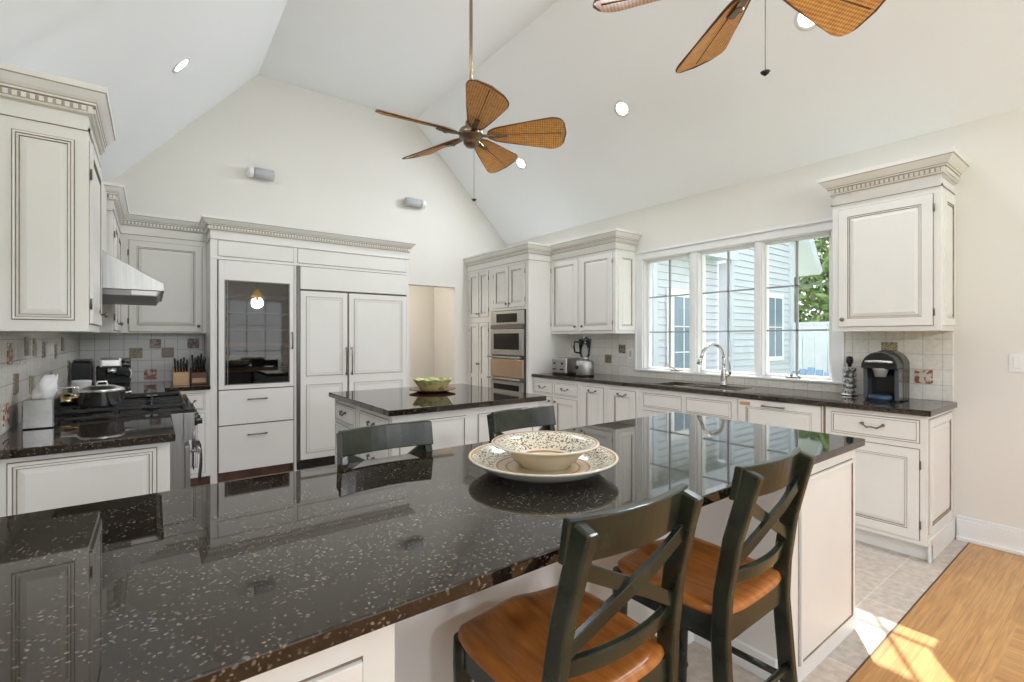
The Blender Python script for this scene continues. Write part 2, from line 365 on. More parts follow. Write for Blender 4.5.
# back wall (y = WY) gable, opening x 2.5..3.40 z 0..2.05
ax0, ax1, az = 2.50, 3.40, 2.06
def prof(x): return min(RZ, EZ+(WX-x)*.961, LZ+(x-LX)*1.153)
m = M()
m.prism([(LX-.1,0),(ax0,0),(ax0,prof(ax0)),(.923,RZ),(LX,LZ),(LX-.1,LZ-.1)], (0,WY,0), (1,0,0), (0,0,1), (0,1,0), .15)
m.prism([(ax0,az),(ax1,az),(ax1,prof(ax1)),(2.78,RZ),(ax0,RZ)], (0,WY,0), (1,0,0), (0,0,1), (0,1,0), .15)
m.prism([(ax1,0),(WX+.16,0),(WX+.16,EZ),(WX,EZ),(ax1,prof(ax1))], (0,WY,0), (1,0,0), (0,0,1), (0,1,0), .15)
struct(m, 'wall_back', WALLP)
# passage behind the opening
m = M(); m.box(1.6, 4.47, WY+1.25, WY+1.35, 0, 2.5); m.box(1.5, 1.6, WY+.15, WY+1.35, 0, 2.5); m.box(3.73, 3.83, WY+.15, WY+1.25, 0, 2.5)
struct(m, 'wall_passage', WALLP)
struct(M().box(1.5, 4.47, WY+.15, WY+1.35, 2.45, 2.5), 'ceiling', CEILP)
pl = bpy.data.lights.new('passage_fill_light', 'POINT'); pl.energy = 14; pl.shadow_soft_size = .12; pl.color = (1, .93, .82)  # no fixture here; unseen lamp added to brighten the dark passage
po_ = bpy.data.objects.new('passage_fill_light', pl); C.objects.link(po_); po_.location = (2.5, WY+.6, 2.2)
# left wall and rear
struct(M().box(LX-.12, LX, 1.9, WY+.15, 0, LZ+.02), 'wall_left', WALLP)
struct(M().box(-3.6, LX, 1.9, 2.0, 0, LZ), 'wall_left', WALLP)
# vaulted ceiling over the kitchen, flat lower ceiling further left
th = .1
m = M()
P = [(WX+.16, EZ-.154), (2.78, RZ), (.923, RZ), (LX-.12, LZ-.138)]
ring = P+[(LX-.12, LZ+.1), (.9, RZ+th), (2.8, RZ+th), (WX+.16, EZ+.1)]
m.rings([[(x, RY-.1, z) for x, z in ring], [(x, WY+.15, z) for x, z in ring]], 0)
struct(m, 'ceiling', CEILP)
struct(M().box(-3.6, LX-.12, RY, 1.95, LZ-.1, LZ), 'ceiling', CEILP)
# rear wall with a band of tall windows, far left wall with windows
def winwall(name, axis, pos, u0, u1, ztop, wins, th=.12, sg=1, wz=(.75, 2.2)):
    m = M()
    def bx(a0, a1, z0, z1):
        if a1-a0 < 1e-4: return
        (m.box(a0, a1, pos, pos+th, z0, z1) if axis == 'y' else m.box(pos, pos+th, a0, a1, z0, z1))
    cur = u0
    for a0, a1 in wins:
        bx(cur, a0, 0, ztop); bx(a0, a1, 0, wz[0]); bx(a0, a1, wz[1], ztop); cur = a1
    bx(cur, u1, 0, ztop); struct(m, name, WALLP)
    f = M(); c = pos+th/2
    for a0, a1 in wins:
        def fb(p0, p1, z0, z1, t=.02):
            (f.box(p0, p1, c-t, c+t, z0, z1) if axis == 'y' else f.box(c-t, c+t, p0, p1, z0, z1))
        fb(a0, a0+.05, *wz, .04); fb(a1-.05, a1, *wz, .04); fb(a0, a1, wz[0], wz[0]+.05, .04); fb(a0, a1, wz[1]-.05, wz[1], .04)
        k = max(1, round((a1-a0)/.45))
        for i in range(1, k): q = a0+(a1-a0)*i/k; fb(q-.011, q+.011, *wz)
        for i in (1, 2): q = wz[0]+(wz[1]-wz[0])*i/3; fb(a0, a1, q-.011, q+.011)
    return f
f = winwall('wall_rear', 'y', RY-.12, -3.6, WX+.16, LZ, [(-3.2,-1.9),(-1.6,-.3),(0.0,1.3),(1.5,2.8),(3.0,4.1)], wz=(.35, 2.35))
struct(f, 'window_2', WHITE)
m = M(); m.prism([(LX,LZ),(WX+.16,LZ),(WX+.16,EZ),(2.78,RZ),(.923,RZ)], (0,RY-.12,0), (1,0,0), (0,0,1), (0,1,0), .12); struct(m, 'wall_rear', WALLP)
f = winwall('wall_far', 'x', -3.72, RY, 2.0, LZ, [(-3.2,-1.4),(-1.0,.8)], wz=(.6, 2.3)); struct(f, 'window_3', WHITE)
# baseboard
m = M(); m.box(WX-.016, WX, RY, .768, 0, .135); m.box(WX-.010, WX, RY, .768, .135, .158); m.box(WX-.028, WX, RY, .768, 0, .022)
struct(m, 'baseboard_right', WHITE, bevel=.003)

# ---- kitchen window: casing, jambs, sashes, muntins, cranks
win = empty('window_1', (WX, 2.4, wz0), 'structure')
m = M()
y0, y1, z0, z1 = 1.415, 3.428, .978, 2.295
for (a, b_, c, d_) in ((y0+.02, wy0+.012, wz0+.009, wz1-.012), (wy1-.012, y1-.02, wz0+.009, wz1-.012), (y0+.02, y1-.02, wz1-.0115, z1-.0225), (y0, y1, z0, wz0-.0125)):
    m.box(WX-.018, WX-.001, a, b_, c, d_)
for (a, b_, c, d_) in ((y0, y0+.0195, wz0+.009, z1-.023), (y1-.0195, y1, wz0+.009, z1-.023), (y0, y1, z1-.022, z1)):
    m.box(WX-.030, WX-.001, a, b_, c, d_)
m.box(WX-.035, WX-.001, y0, y1, wz0-.012, wz0+.008)
m.build('casing', WHITE, win, .003)
sashes = [(1.535, 2.045), (2.125, 2.665), (2.775, 3.30)]
m = M()
m.box(WX, WX+.13, wy0+.001, sashes[0][0]-.02, wz0+.013, wz1-.021); m.box(WX, WX+.13, sashes[2][1]+.02, wy1-.001, wz0+.013, wz1-.021)
m.box(WX, WX+.13, wy0+.001, wy1-.001, wz0+.001, wz0+.005); m.box(WX, WX+.13, wy0+.001, wy1-.001, wz1-.02, wz1-.001)
m.box(WX+.0, WX+.13, sashes[0][1]+.005, sashes[1][0]-.005, wz0+.013, wz1-.021); m.box(WX+.0, WX+.13, sashes[1][1]+.005, sashes[2][0]-.005, wz0+.013, wz1-.021)
m.build('jamb', WHITE, win, .003)
m = M()
for k_ in (0, 1): yc_ = (sashes[k_][1]+sashes[k_+1][0])/2; m.box(WX-.012, WX+.001, yc_-.024, yc_+.024, wz0+.009, wz1-.021)
m.build('mullion_trim', WHITE, win, .003)
GREYM = mat('grey muntin', (.34,.36,.37), .5)
for k, (a, b_) in enumerate(sashes):
    m = M(); x0, x1 = WX+.045, WX+.085; zb, zt = wz0+.005, wz1-.02
    fr = .026
    m.box(x0, x1, a-.018, a+fr-.018, zb, zt); m.box(x0, x1, b_-fr+.018, b_+.018, zb, zt); m.box(x0, x1, a, b_, zb, zb+.026); m.box(x0, x1, a, b_, zt-.026, zt)
    s_ = m.build('sash', WHITE, win, .002)
    m = M(); yc = (a+b_)/2; zz0, zz1 = zb+.026, zt-.026
    m.box(x0+.012, x1-.012, yc-.009, yc+.009, zz0, zz1)
    for i in (1, 2): q = zz0+(zz1-zz0)*i/3; m.box(x0+.012, x1-.012, a, b_, q-.007, q+.007)
    m.build('muntin', GREYM, s_)
    M().box(WX+.064, WX+.067, a, b_, zz0, zz1).build('pane', GLASS, s_)
for yc, sg in ((1.80, -1), (2.92, 1)):
    m = M(); m.box(WX-.02, WX+.03, yc-.05, yc+.05, wz0+.008, wz0+.022); m.tube([(WX-.005, yc, wz0+.02), (WX-.02, yc+.01, wz0+.035), (WX-.03, yc+.05*sg, wz0+.05), (WX-.035, yc+.075*sg, wz0+.075)], [.008,.006,.005,.007], 8)
    m.build('crank', mat('bronze crank', (.3,.27,.23), .4, .6), win)

# ---- backsplashes with accent tiles
def backsplash(no, m, tm, accents):
    o = m.build('trim_%d' % no, tm); o['kind'] = 'structure'
    for face, pos, u, z, s, mt in accents:
        a, b, n = AX[face]; q = M(); q.obox(plane_o(face, pos, u-s/2, z-s/2), a, b, n, s, s, 0, .004); q.build('accent_tile', mt, o, .002)
def accent(name, c1, c2, sc=70, c3=None):
    m = noisecol(name, c1, c2, sc, .3, detail=2); r = [n for n in m.node_tree.nodes if n.type == 'VALTORGB'][0]
    r.color_ramp.elements[0].position = .46; r.color_ramp.elements[1].position = .54
    if c3: e = r.color_ramp.elements.new(.5); e.color = (*c3, 1)
    return m
A_RED = accent('red berry accent tile', (.62,.57,.49), (.30,.07,.05), 38, (.34,.26,.14))
A_OLV = accent('olive fruit accent tile', (.40,.36,.26), (.18,.15,.09), 90, (.42,.30,.10))
A_DRK = accent('dark fruit accent tile', (.10,.045,.04), (.36,.30,.27), 60, (.20,.12,.10))
A_BRN = accent('brown leaf accent tile', (.30,.22,.15), (.12,.10,.07), 120, (.45,.38,.28))
tx = WX-.008; g = .105
m = M(); m.box(tx, WX, .788, y0-.002, .914, 1.41); m.box(tx, WX, y0-.002, y1+.002, .914, z0+.002); m.box(tx, WX, y1+.002, 4.47, .914, 1.41)
backsplash(2, m, TILE_R, [('-x', tx, .94, 1.075, .098, A_RED), ('-x', tx, 1.135, 1.265, .098, A_OLV), ('-x', tx, 3.62, 1.22, .098, A_DRK), ('-x', tx, 3.83, 1.10, .098, A_BRN)])
m = M(); m.box(LX+.002, .425, WY-.008, WY, .914, 1.40)
ty = WY-.008
backsplash(3, m, TILE_B, [('-y', ty, -.02, .99, .10, A_RED), ('-y', ty, .02, 1.29, .09, A_DRK), ('-y', ty, .12, 1.2, .10, A_BRN), ('-y', ty, .33, 1.29, .10, A_DRK), ('-y', ty, -.13, 1.2, .10, A_OLV)])
tl = LX+.008
m = M(); m.box(LX, tl, 2.0, WY-.01, .914, 1.40); m.box(LX, tl, 3.5, 4.55, 1.40, 1.75)
acc = []
for (u, z, mt) in ((3.18, 1.27, A_RED), (3.10, 1.00, A_RED), (3.55, 1.30, A_BRN), (3.76, 1.29, A_OLV), (4.05, 1.27, A_DRK), (4.5, 1.25, A_DRK), (3.66, 1.09, A_OLV), (3.3, 1.12, A_BRN), (4.3, 1.07, A_OLV), (4.8, 1.30, A_BRN), (5.1, 1.12, A_RED)):
    acc.append(('+x', tl, u, z, .10, mt))
backsplash(4, m, TILE_L, acc)

# ================================================================== WALL CABINETS
def wall_cab_x(name, label, group, x0, y0, y1, z0, z1, ztop, doors, side=None, top=None):
    """unit on the window wall facing -x"""
    t = thing(name, (4.14, (y0+y1)/2, z0), label, 'cabinet', group)
    body(t, x0, WX-.003, y0, y1, z0, ztop-.01)
    for (u0, u1, kn) in doors:
        d = front(t, '-x', x0, u0, u1, z0+.035, z1); knob(d, '-x', x0-.012, kn, z0+.085)
        hu = u1+.006 if abs(kn-u0) < abs(kn-u1) else u0-.006
        hinge(d, '-x', x0, hu, (z0+.12, z1-.09))
    return t
t = wall_cab_x('wall_cabinet', 'cream glazed single-door wall cabinet right of the window above the black coffee maker', None, 3.97, .78, 1.385, 1.39, 2.262, 2.37, [(.822, 1.342, 1.315)])
front(t, '-y', .78, 4.005, 4.275, 1.425, 2.262, 'side_panel', gap=False, fw=.045)
pth = [(WX, .78), (3.97, .78), (3.97, 1.385), (WX, 1.385)]; crown(t, pth, 2.375); bead(t, pth, 2.306)
t = wall_cab_x('wall_cabinet', 'cream glazed two-door wall cabinet left of the window above blender and toaster', None, 3.97, 3.43, 4.47, 1.395, 2.272, 2.38, [(3.478, 3.945, 3.915), (4.0, 4.455, 4.03)])
front(t, '-y', 3.43, 4.005, 4.275, 1.43, 2.262, 'side_panel', gap=False, fw=.045)
pth = [(WX, 3.43), (3.97, 3.43), (3.97, 4.45)]; crown(t, pth, 2.375); bead(t, pth, 2.306)

# oven tower and pantry
TX = 3.61
tw = thing('oven_cabinet', (3.96, 4.88, 0), 'tall cream cabinet tower holding the steel double oven', 'cabinet')
m = M(); m.box(TX, WX-.003, 4.47, 4.52, .09, 2.38); m.box(TX, WX-.003, 5.24, 5.29, .09, 2.38); m.box(TX, WX-.003, 4.52, 5.24, 1.70, 2.38); m.box(TX, WX-.003, 4.52, 5.24, .09, .60); m.box(WX-.03, WX-.003, 4.52, 5.24, .6, 1.7); m.box(TX+.06, WX-.003, 4.47, 5.29, 0, .09)
m.build('body', CREAM, tw, .002)
for u0, u1, kn in ((4.54, 4.855, 4.83), (4.875, 5.195, 4.90)):
    d = front(tw, '-x', TX, u0, u1, 1.735, 2.255); knob(d, '-x', TX-.012, kn, 1.78)
    hinge(d, '-x', TX, u0-.006 if kn > (u0+u1)/2 else u1+.006, (1.82, 2.16))
front(tw, '-x', TX, 4.54, 5.215, .15, .57, 'drawer', kind='drawer')
crown(tw, [(3.97, 4.47), (TX, 4.47), (TX, 5.29)], 2.365, .93); bead(tw, [(3.97, 4.47), (TX, 4.47), (TX, 5.29)], 2.292)
pt = thing('pantry_cabinet', (3.96, 5.58, 0), 'tall cream pantry cabinet between the oven tower and the passage', 'cabinet')
body(pt, TX, WX-.003, 5.29, WY, .09, 2.38); M().box(TX+.06, WX-.003, 5.29, WY, 0, .09).build('toe_kick', CREAM, pt)
for u0, u1, kn in ((5.325, 5.545, 5.53), (5.565, 5.80, 5.58)):
    for z0_, z1_, kz in ((.15, 1.555, .99), (1.635, 2.25, 1.68)):
        d = front(pt, '-x', TX, u0, u1, z0_, z1_, fw=.045); knob(d, '-x', TX-.012, kn, kz)
        hinge(d, '-x', TX, u0-.006 if kn > (u0+u1)/2 else u1+.006, (z0_+.1, z1_-.1))
    M().obox((TX-.0125, u0+.05, .80), (0,1,0), (0,0,1), (-1,0,0), u1-u0-.10, .055, 0, .001).build('rail', CREAM, pt)
crown(pt, [(TX, 5.29), (TX, WY-.002)], 2.365, .93); bead(pt, [(TX, 5.29), (TX, WY-.002)], 2.292)

ov = thing('double_oven', (3.7, 4.88, .60), 'stainless steel double wall oven built into the cream tower', 'oven')
ox = TX-.012
m = M(); m.box(ox, 4.2, 4.525, 5.235, .605, 1.695); m.build('housing', DSTEEL, ov)
m = M(); m.box(ox-.02, ox, 4.53, 5.23, 1.52, 1.69); cp = m.build('control_panel', STEEL, ov, .004)
M().box(ox-.022, ox-.02, 4.66, 5.10, 1.545, 1.655).build('display', DKGLASS, cp)
M().box(ox-.024, ox-.0, 4.53, 5.23, 1.462, 1.512).build('trim_strip', DSTEEL, ov, .002)
m = M(); m.box(ox-.028, ox, 4.535, 5.225, 1.13, 1.455); d = m.build('door', STEEL, ov, .006)
M().box(ox-.031, ox-.027, 4.61, 5.15, 1.20, 1.405).build('window', DKGLASS, d, .002)
def ovhandle(par, z, x, y0_, y1_):
    m = M(); m.tube([(x-.055, y0_, z), (x-.055, y1_, z)], .013, 12)
    for q in (y0_+.04, y1_-.04): m.tube([(x+.002, q, z), (x-.055, q, z)], .009, 8)
    m.build('handle', STEEL, par)
ovhandle(d, 1.105, ox-.02, 4.54, 5.22)
m = M(); m.box(ox-.028, ox, 4.535, 5.225, .85, 1.08); d = m.build('door', mat('steel with painted warm reflection', (.52,.40,.30), .18, 1), ov, .006)  # warm floor reflection put into the colour of the lower steel door
ovhandle(d, .835, ox-.02, 4.54, 5.22)
m = M(); m.box(ox-.028, ox, 4.535, 5.225, .62, .80); d = m.build('drawer', STEEL, ov, .006)
M().box(ox-.031, ox-.027, 4.61, 5.15, .65, .76).build('window', DKGLASS, d, .002)

# refrigerator wall
FY = 5.15
fs = thing('refrigerator_surround', (1.4, 5.5, 0), 'tall cream surround with dentil crown framing the wine cooler and refrigerator', 'cabinet')
m = M(); W_ = WY-.012; m.box(.42, .475, FY, W_, 0, 2.074); m.box(2.345, 2.37, FY, W_, 0, 2.074); m.box(1.135, 1.157, FY, FY+.39, 0, 2.074); m.box(.42, 2.37, FY, W_, 2.075, 2.36); m.box(.476, 2.344, FY+.4, W_, 0, 2.073)
m.build('body', CREAM, fs, .0015)
front(fs, '-y', FY, .482, 1.128, 2.105, 2.245, 'top_panel', kind='flat', t=.008)
front(fs, '-y', FY, 1.168, 2.335, 2.105, 2.245, 'top_panel', kind='flat', t=.008)
crown(fs, [(2.37, WY-.002), (2.37, FY), (.42, FY), (.42, 5.47)], 2.335, .92); bead(fs, [(2.37, WY-.002), (2.37, FY), (.42, FY), (.42, 5.5)], 2.256)
SHADEK = noisecol('reddish painted shade plinth', (.10,.05,.035), (.16,.08,.05), 8, .5)  # recess shade and wood floor reflection put into the plinth colour
M().box(.475, 1.135, FY+.06, FY+.09, 0, .09).build('toe_kick', SHADEK, fs)
M().box(1.16, 2.345, FY+.06, FY+.09, 0, .10).build('toe_kick', BLACK, fs)
wf = thing('wine_refrigerator', (.8, 5.3, .09), 'tall built-in wine cooler with tinted glass door and two cream drawers below', 'refrigerator')
m = M(); x0, x1 = .48, 1.13
m.box(x0, x0+.03, FY+.02, FY+.38, .1, 2.07); m.box(x1-.03, x1, FY+.02, FY+.38, .1, 2.07); m.box(x0, x1, FY+.36, FY+.38, .1, 2.07); m.box(x0, x1, FY+.02, FY+.38, 2.03, 2.07); m.box(x0, x1, FY+.02, FY+.38, .1, .86)
m.build('housing', mat('dark interior', (.035,.033,.03), .6), wf)
gx0, gx1, gz0, gz1 = .53, 1.09, .905, 1.885
m = M(); t_ = .018
m.box(x0+.004, gx0, FY-t_, FY+.02, .865, 2.068); m.box(gx1, x1-.004, FY-t_, FY+.02, .865, 2.068); m.box(gx0, gx1, FY-t_, FY+.02, .865, gz0); m.box(gx0, gx1, FY-t_, FY+.02, gz1, 2.068)
wd = m.build('door', CREAM, wf, .0015)
m = M(); m.box(gx0, gx0+.008, FY-t_-.002, FY+.005, gz0, gz1); m.box(gx1-.008, gx1, FY-t_-.002, FY+.005, gz0, gz1); m.box(gx0, gx1, FY-t_-.002, FY+.005, gz0, gz0+.008); m.box(gx0, gx1, FY-t_-.002, FY+.005, gz1-.008, gz1)
m.box(gx0+.022, gx0+.028, FY-t_-.001, FY+.002, gz0, gz1)
m.build('glass_trim', DSTEEL, wd)
M().box(gx0, gx1, FY-.006, FY-.002, gz0, gz1).build('glass', WGLASS, wd)
vbar(wd, '-y', FY-t_, 1.108, 1.235, 1.405)
SHW = noisecol('brown shelf wood', (.30,.17,.09), (.38,.23,.13), 9, .5)
for z in (1.02, 1.14, 1.26): 
    m = M(); m.box(x0+.032, x1-.032, FY+.03, FY+.06, z, z+.04); m.box(x0+.032, x1-.032, FY+.06, FY+.34, z, z+.008); m.build('shelf', SHW, wf, .002)
for z in (1.42, 1.58, 1.74): M().box(x0+.032, x1-.032, FY+.03, FY+.34, z, z+.012).build('shelf', DSTEEL, wf, .002)
for (z0_, z1_, hz) in ((.535, .855, .765), (.10, .523, .43)):
    m = M(); m.obox((x0+.0, FY, z0_-.005), (1,0,0), (0,0,1), (0,-1,0), x1-x0, z1_-z0_+.01, 0, .001, 1); m.box(x0+.006, x1-.006, FY-t_, FY, z0_, z1_)
    d = m.build('drawer', [CREAM, GLAZE], wf, .0015); bail(d, '-y', FY-t_, .80, hz, .17, None, True)
rf = thing('refrigerator', (1.75, 5.35, .10), 'wide panelled cream refrigerator with two tall doors and bar handles', 'refrigerator')
m = M(); m.box(1.165, 2.34, FY+.02, FY+.38, .105, 2.07); m.build('housing', DSTEEL, rf)
m = M(); m.box(1.158, 1.186, FY-.012, FY+.02, .10, 2.075); m.build('side_trim', DSTEEL, rf, .002)
m = M(); m.obox((1.186, FY, 1.835), (1,0,0), (0,0,1), (0,-1,0), 1.155, .24, -.02, .001, 1); m.box(1.19, 2.338, FY-t_, FY, 1.842, 2.066); m.build('top_grille', [CREAM, GLAZE], rf, .0015)
for u0, u1, hu in ((1.192, 1.662, 1.642), (1.680, 2.338, 1.702)):
    m = M(); m.obox((u0-.008, FY, .106), (1,0,0), (0,0,1), (0,-1,0), u1-u0+.012, 1.725, -.02, .001, 1); m.box(u0, u1, FY-t_+.004, FY, .112, 1.822)
    d = m.build('door', [CREAM, GLAZE], rf, .0015)
    for z0_, z1_ in ((.14, .90), (.925, 1.80)):
        q = panel('-y', FY-t_+.003, u0+.012, u1-.012, z0_, z1_, t=.004, fw=.045, kind='flat', gap=False)
        a_, b_, c_, d_ = u0+.055, u1-.055, z0_+.035, z1_-.035
        q = panel('-y', FY-t_+.004, a_, b_, c_, d_, t=.005, fw=.006, kind='line', gap=True); q.build('panel', [CREAM, GLAZE], d)
    vbar(d, '-y', FY-t_, hu, .95, 1.25)

# left corner wall units
UY = 5.56
bl = thing('wall_cabinet', (.1, 5.7, 1.39), 'cream corner wall cabinet above the knife block, left of the tall fridge wall', 'cabinet')
body(bl, LX, .42, UY, WY, 1.39, 2.38)
d = front(bl, '-y', UY, -.172, .383, 1.405, 2.235); knob(d, '-y', UY-.012, .355, 1.46); hinge(d, '-y', UY, -.18, (1.5, 2.12))
bead(bl, [(.42, UY), (-.236, UY)], 2.29); crown(bl, [(.42, UY), (-.236, UY)], 2.365, .90)
LF = -.236
l2 = thing('wall_cabinet', (-.37, 5.05, 1.39), 'narrow cream wall cabinet on the left wall just beyond the range hood', 'cabinet')
body(l2, LX, LF, 4.62, UY, 1.385, 2.38)
for u0, u1, kn in ((4.65, 5.04, 5.01), (5.06, 5.48, 5.09)): d = front(l2, '+x', LF, u0, u1, 1.405, 2.235); knob(d, '+x', LF+.012, kn, 1.46); hinge(d, '+x', LF, u0-.006 if kn > (u0+u1)/2 else u1+.006, (1.5, 2.12))
# outward is to the left of travel: go from the wall... (x+ faces need travel in -y)
crown(l2, [(LF, UY-.0), (LF, 4.62), (LX, 4.62)], 2.365, .9); bead(l2, [(LF, UY), (LF, 4.62), (LX, 4.62)], 2.29)
l1 = thing('wall_cabinet', (-.37, 3.2, 1.37), 'large cream wall cabinet at far left nearest the camera, above the tissue box', 'cabinet')
body(l1, LX, LF, 2.92, 3.50, 1.372, 2.40)
front(l1, '-y', 2.92, LX+.06, LF-.05, 1.425, 2.235, 'side_panel', gap=True, fw=.008, t=.009)
d = front(l1, '+x', LF, 2.95, 3.47, 1.41, 2.25); knob(d, '+x', LF+.012, 3.43, 1.47); hinge(d, '+x', LF, 2.944, (1.5, 2.1))
crown(l1, [(LF, 3.50), (LF, 2.92), (LX, 2.92)], 2.36, .95)
bead(l1, [(LF, 3.50), (LF, 2.92), (LX, 2.92)], 2.292)

# range hood between the left wall units
hd = thing('range_hood', (-.2, 4.05, 1.56), 'stainless steel wedge-shaped range hood above the gas range', 'range hood')
hy0, hy1 = 3.56, 4.60
m = M(); m.prism([(LX+.002,1.625),(.055,1.625),(.055,1.672),(.035,1.680),(-.26,1.86),(LX+.002,1.86)], (0,hy0,0), (1,0,0), (0,0,1), (0,1,0), hy1-hy0)
m.build('canopy', STEEL, hd, .003)
m = M(); m.prism([(LX+.004,1.592),(.02,1.592),(.04,1.624),(LX+.004,1.624)], (0,hy0+.01,0), (1,0,0), (0,0,1), (0,1,0), hy1-hy0-.02); m.build('filter_housing', DSTEEL, hd)
m = M(); m.prism([(-.10,1.597),(.012,1.597),(.026,1.622),(-.10,1.622)], (0,hy0+.004,0), (1,0,0), (0,0,1), (0,1,0), .01); m.build('light_cover', WHITE, hd)
M().box(LX+.002, -.27, hy0+.02, hy1-.02, 1.861, 2.40).build('duct_cover', CREAM, hd)

# ================================================================== BASE UNITS
def slab(name, label, m, loc, cat='countertop'):
    t = m.build(name, GRAN, None, .004, 3); tag(t, label, cat); return t
CT = .914; CB = .878
# left run
lb = thing('base_cabinet', (-.2, 3.0, 0), 'cream base cabinet at far left whose moulded end panel faces the camera', 'cabinet')
body(lb, LX+.002, .062, 2.66, 3.405, .09, CB-.001); M().box(LX+.02, 0, 2.70, 3.405, 0, .09).build('toe_kick', CREAM, lb)
front(lb, '-y', 2.66, LX+.09, .012, .14, .852, 'end_panel', gap=True, fw=.012, t=.009)
slab('countertop', 'black granite countertop at far left under the tissue box', M().box(LX+.009, .082, 2.622, 3.412, CB, CT), None)
lc = thing('base_cabinet', (-.2, 4.8, 0), 'cream base cabinet beyond the range in the left corner', 'cabinet')
body(lc, LX+.002, .062, 4.335, WY-.01, .09, CB-.001)
for u0, u1 in ((4.36, 4.70), (4.72, 5.05)): d = front(lc, '+x', .062, u0, u1, .14, .66); knob(d, '+x', .074, u1-.03, .62); d = front(lc, '+x', .062, u0, u1, .70, .85, 'drawer', kind='drawer'); bail(d, '+x', .074, (u0+u1)/2, .775)
kc = thing('base_cabinet', (.25, 5.4, 0), 'narrow cream base cabinet under the knife block beside the wine cooler', 'cabinet')
body(kc, .065, .418, 5.13, WY-.01, .09, CB-.001); M().box(.065, .418, 5.19, 5.4, 0, .09).build('toe_kick', SHADEK, kc)
d = front(kc, '-y', 5.13, .10, .375, .70, .845, 'drawer', kind='drawer'); bail(d, '-y', 5.12, .26, .775, .08)
d = front(kc, '-y', 5.13, .10, .375, .13, .665); knob(d, '-y', 5.118, .13, .62)
m = M(); m.box(LX+.009, .082, 4.33, WY-.009, CB, CT); m.box(.082, .4185, 5.10, WY-.009, CB, CT)
slab('countertop', 'black granite corner countertop under knife block and espresso machine', m, None)

# range
rg = thing('gas_range', (-.1, 3.88, 0), 'stainless steel gas range with black grates and knobs on the left wall', 'stove')
ry0, ry1 = 3.418, 4.325
m = M(); m.box(LX+.03, .150, ry0, ry1, .09, .90); m.box(LX+.05, .10, ry0+.02, ry1-.02, 0, .09); m.build('body', STEEL, rg, .003)
m = M(); m.box(LX+.01, .200, ry0, ry1, .90, .922); m.build('cooktop', mat('black enamel', (.02,.018,.018), .12), rg, .004)
m = M(); m.prism([(.14,.72),(.185,.74),(.200,.80),(.200,.90),(.14,.90)], (0,ry0,0), (1,0,0), (0,0,1), (0,1,0), ry1-ry0); m.build('control_panel', STEEL, rg, .004)
m = M(); m.box(.150, .180, ry0+.02, ry1-.02, .16, .70); od = m.build('oven_door', STEEL, rg, .005)
M().box(.180, .183, ry0+.15, ry1-.15, .28, .55).build('window', DKGLASS, od)
m = M(); m.tube([(.223, ry0+.05, .655), (.223, ry1-.05, .655)], .014, 12)
for q in (ry0+.08, ry1-.08): m.tube([(.180, q, .655), (.223, q, .655)], .009, 8)
m.build('handle', STEEL, od)
for k in range(6):
    y = ry0+.07+k*(ry1-ry0-.14)/5; m = M(); m.lathe([(.026,0),(.026,.014),(.019,.020),(.017,.042),(0,.044)], (.200, y, .835), 14, 0, 'x'); m.build('knob', BLACK, rg)
for cy_ in (3.60, 3.88, 4.14):
    for cx_ in (-.33, -.005):
        m = M(); m.lathe([(.045,0),(.05,.006),(.03,.012),(.03,.018),(0,.018)], (cx_, cy_, .922), 16); m.build('burner', BLACKM, rg)
        m = M(); z = .948; w_ = .13
        for s_ in (-1, 1):
            m.bar([(cx_-.155, cy_+s_*w_, z), (cx_+.155, cy_+s_*w_, z)], .012, .012); m.bar([(cx_+s_*.155, cy_-w_, z), (cx_+s_*.155, cy_+w_, z)], .012, .012)
            m.bar([(cx_+s_*.03, cy_, z+.002), (cx_+s_*.155, cy_, z+.002)], .010, .014); m.bar([(cx_, cy_+s_*.03, z+.002), (cx_, cy_+s_*w_, z+.002)], .010, .014)
            for s2 in (-1, 1): m.box(cx_+s_*.155-.006, cx_+s_*.155+.006, cy_+s2*w_-.006, cy_+s2*w_+.006, .922, z)
        m.build('grate', BLACKM, rg)
# dish towel, black and patterned, hung on the oven handle
m = M(); rs = []
for j in range(9):
    s_ = j/8; rs.append([(.243+.006*sin(s_*4), 3.56+i*.022+.01*sin(i*1.3), .672-s_*.24+.006*sin(i*1.9)) for i in range(9)])
m.rings(rs, 0, True, False, False, False)
rs = [[(.205, p[1], p[2]) for p in r] for r in rs[:6]]; m.rings(rs, 0, True, False, False, False)
m.add([(.243,3.56,.672),(.243,3.736,.672),(.205,3.736,.672),(.205,3.56,.672)], [(0,1,2,3)])
o = m.build('dish_towel', accent('black white towel', (.015,.015,.016), (.02,.02,.02), 20)); sol = o.modifiers.new('s', 'SOLIDIFY'); sol.thickness = .004
tag(o, 'black cloth towel hanging from the front of the gas range', 'towel')

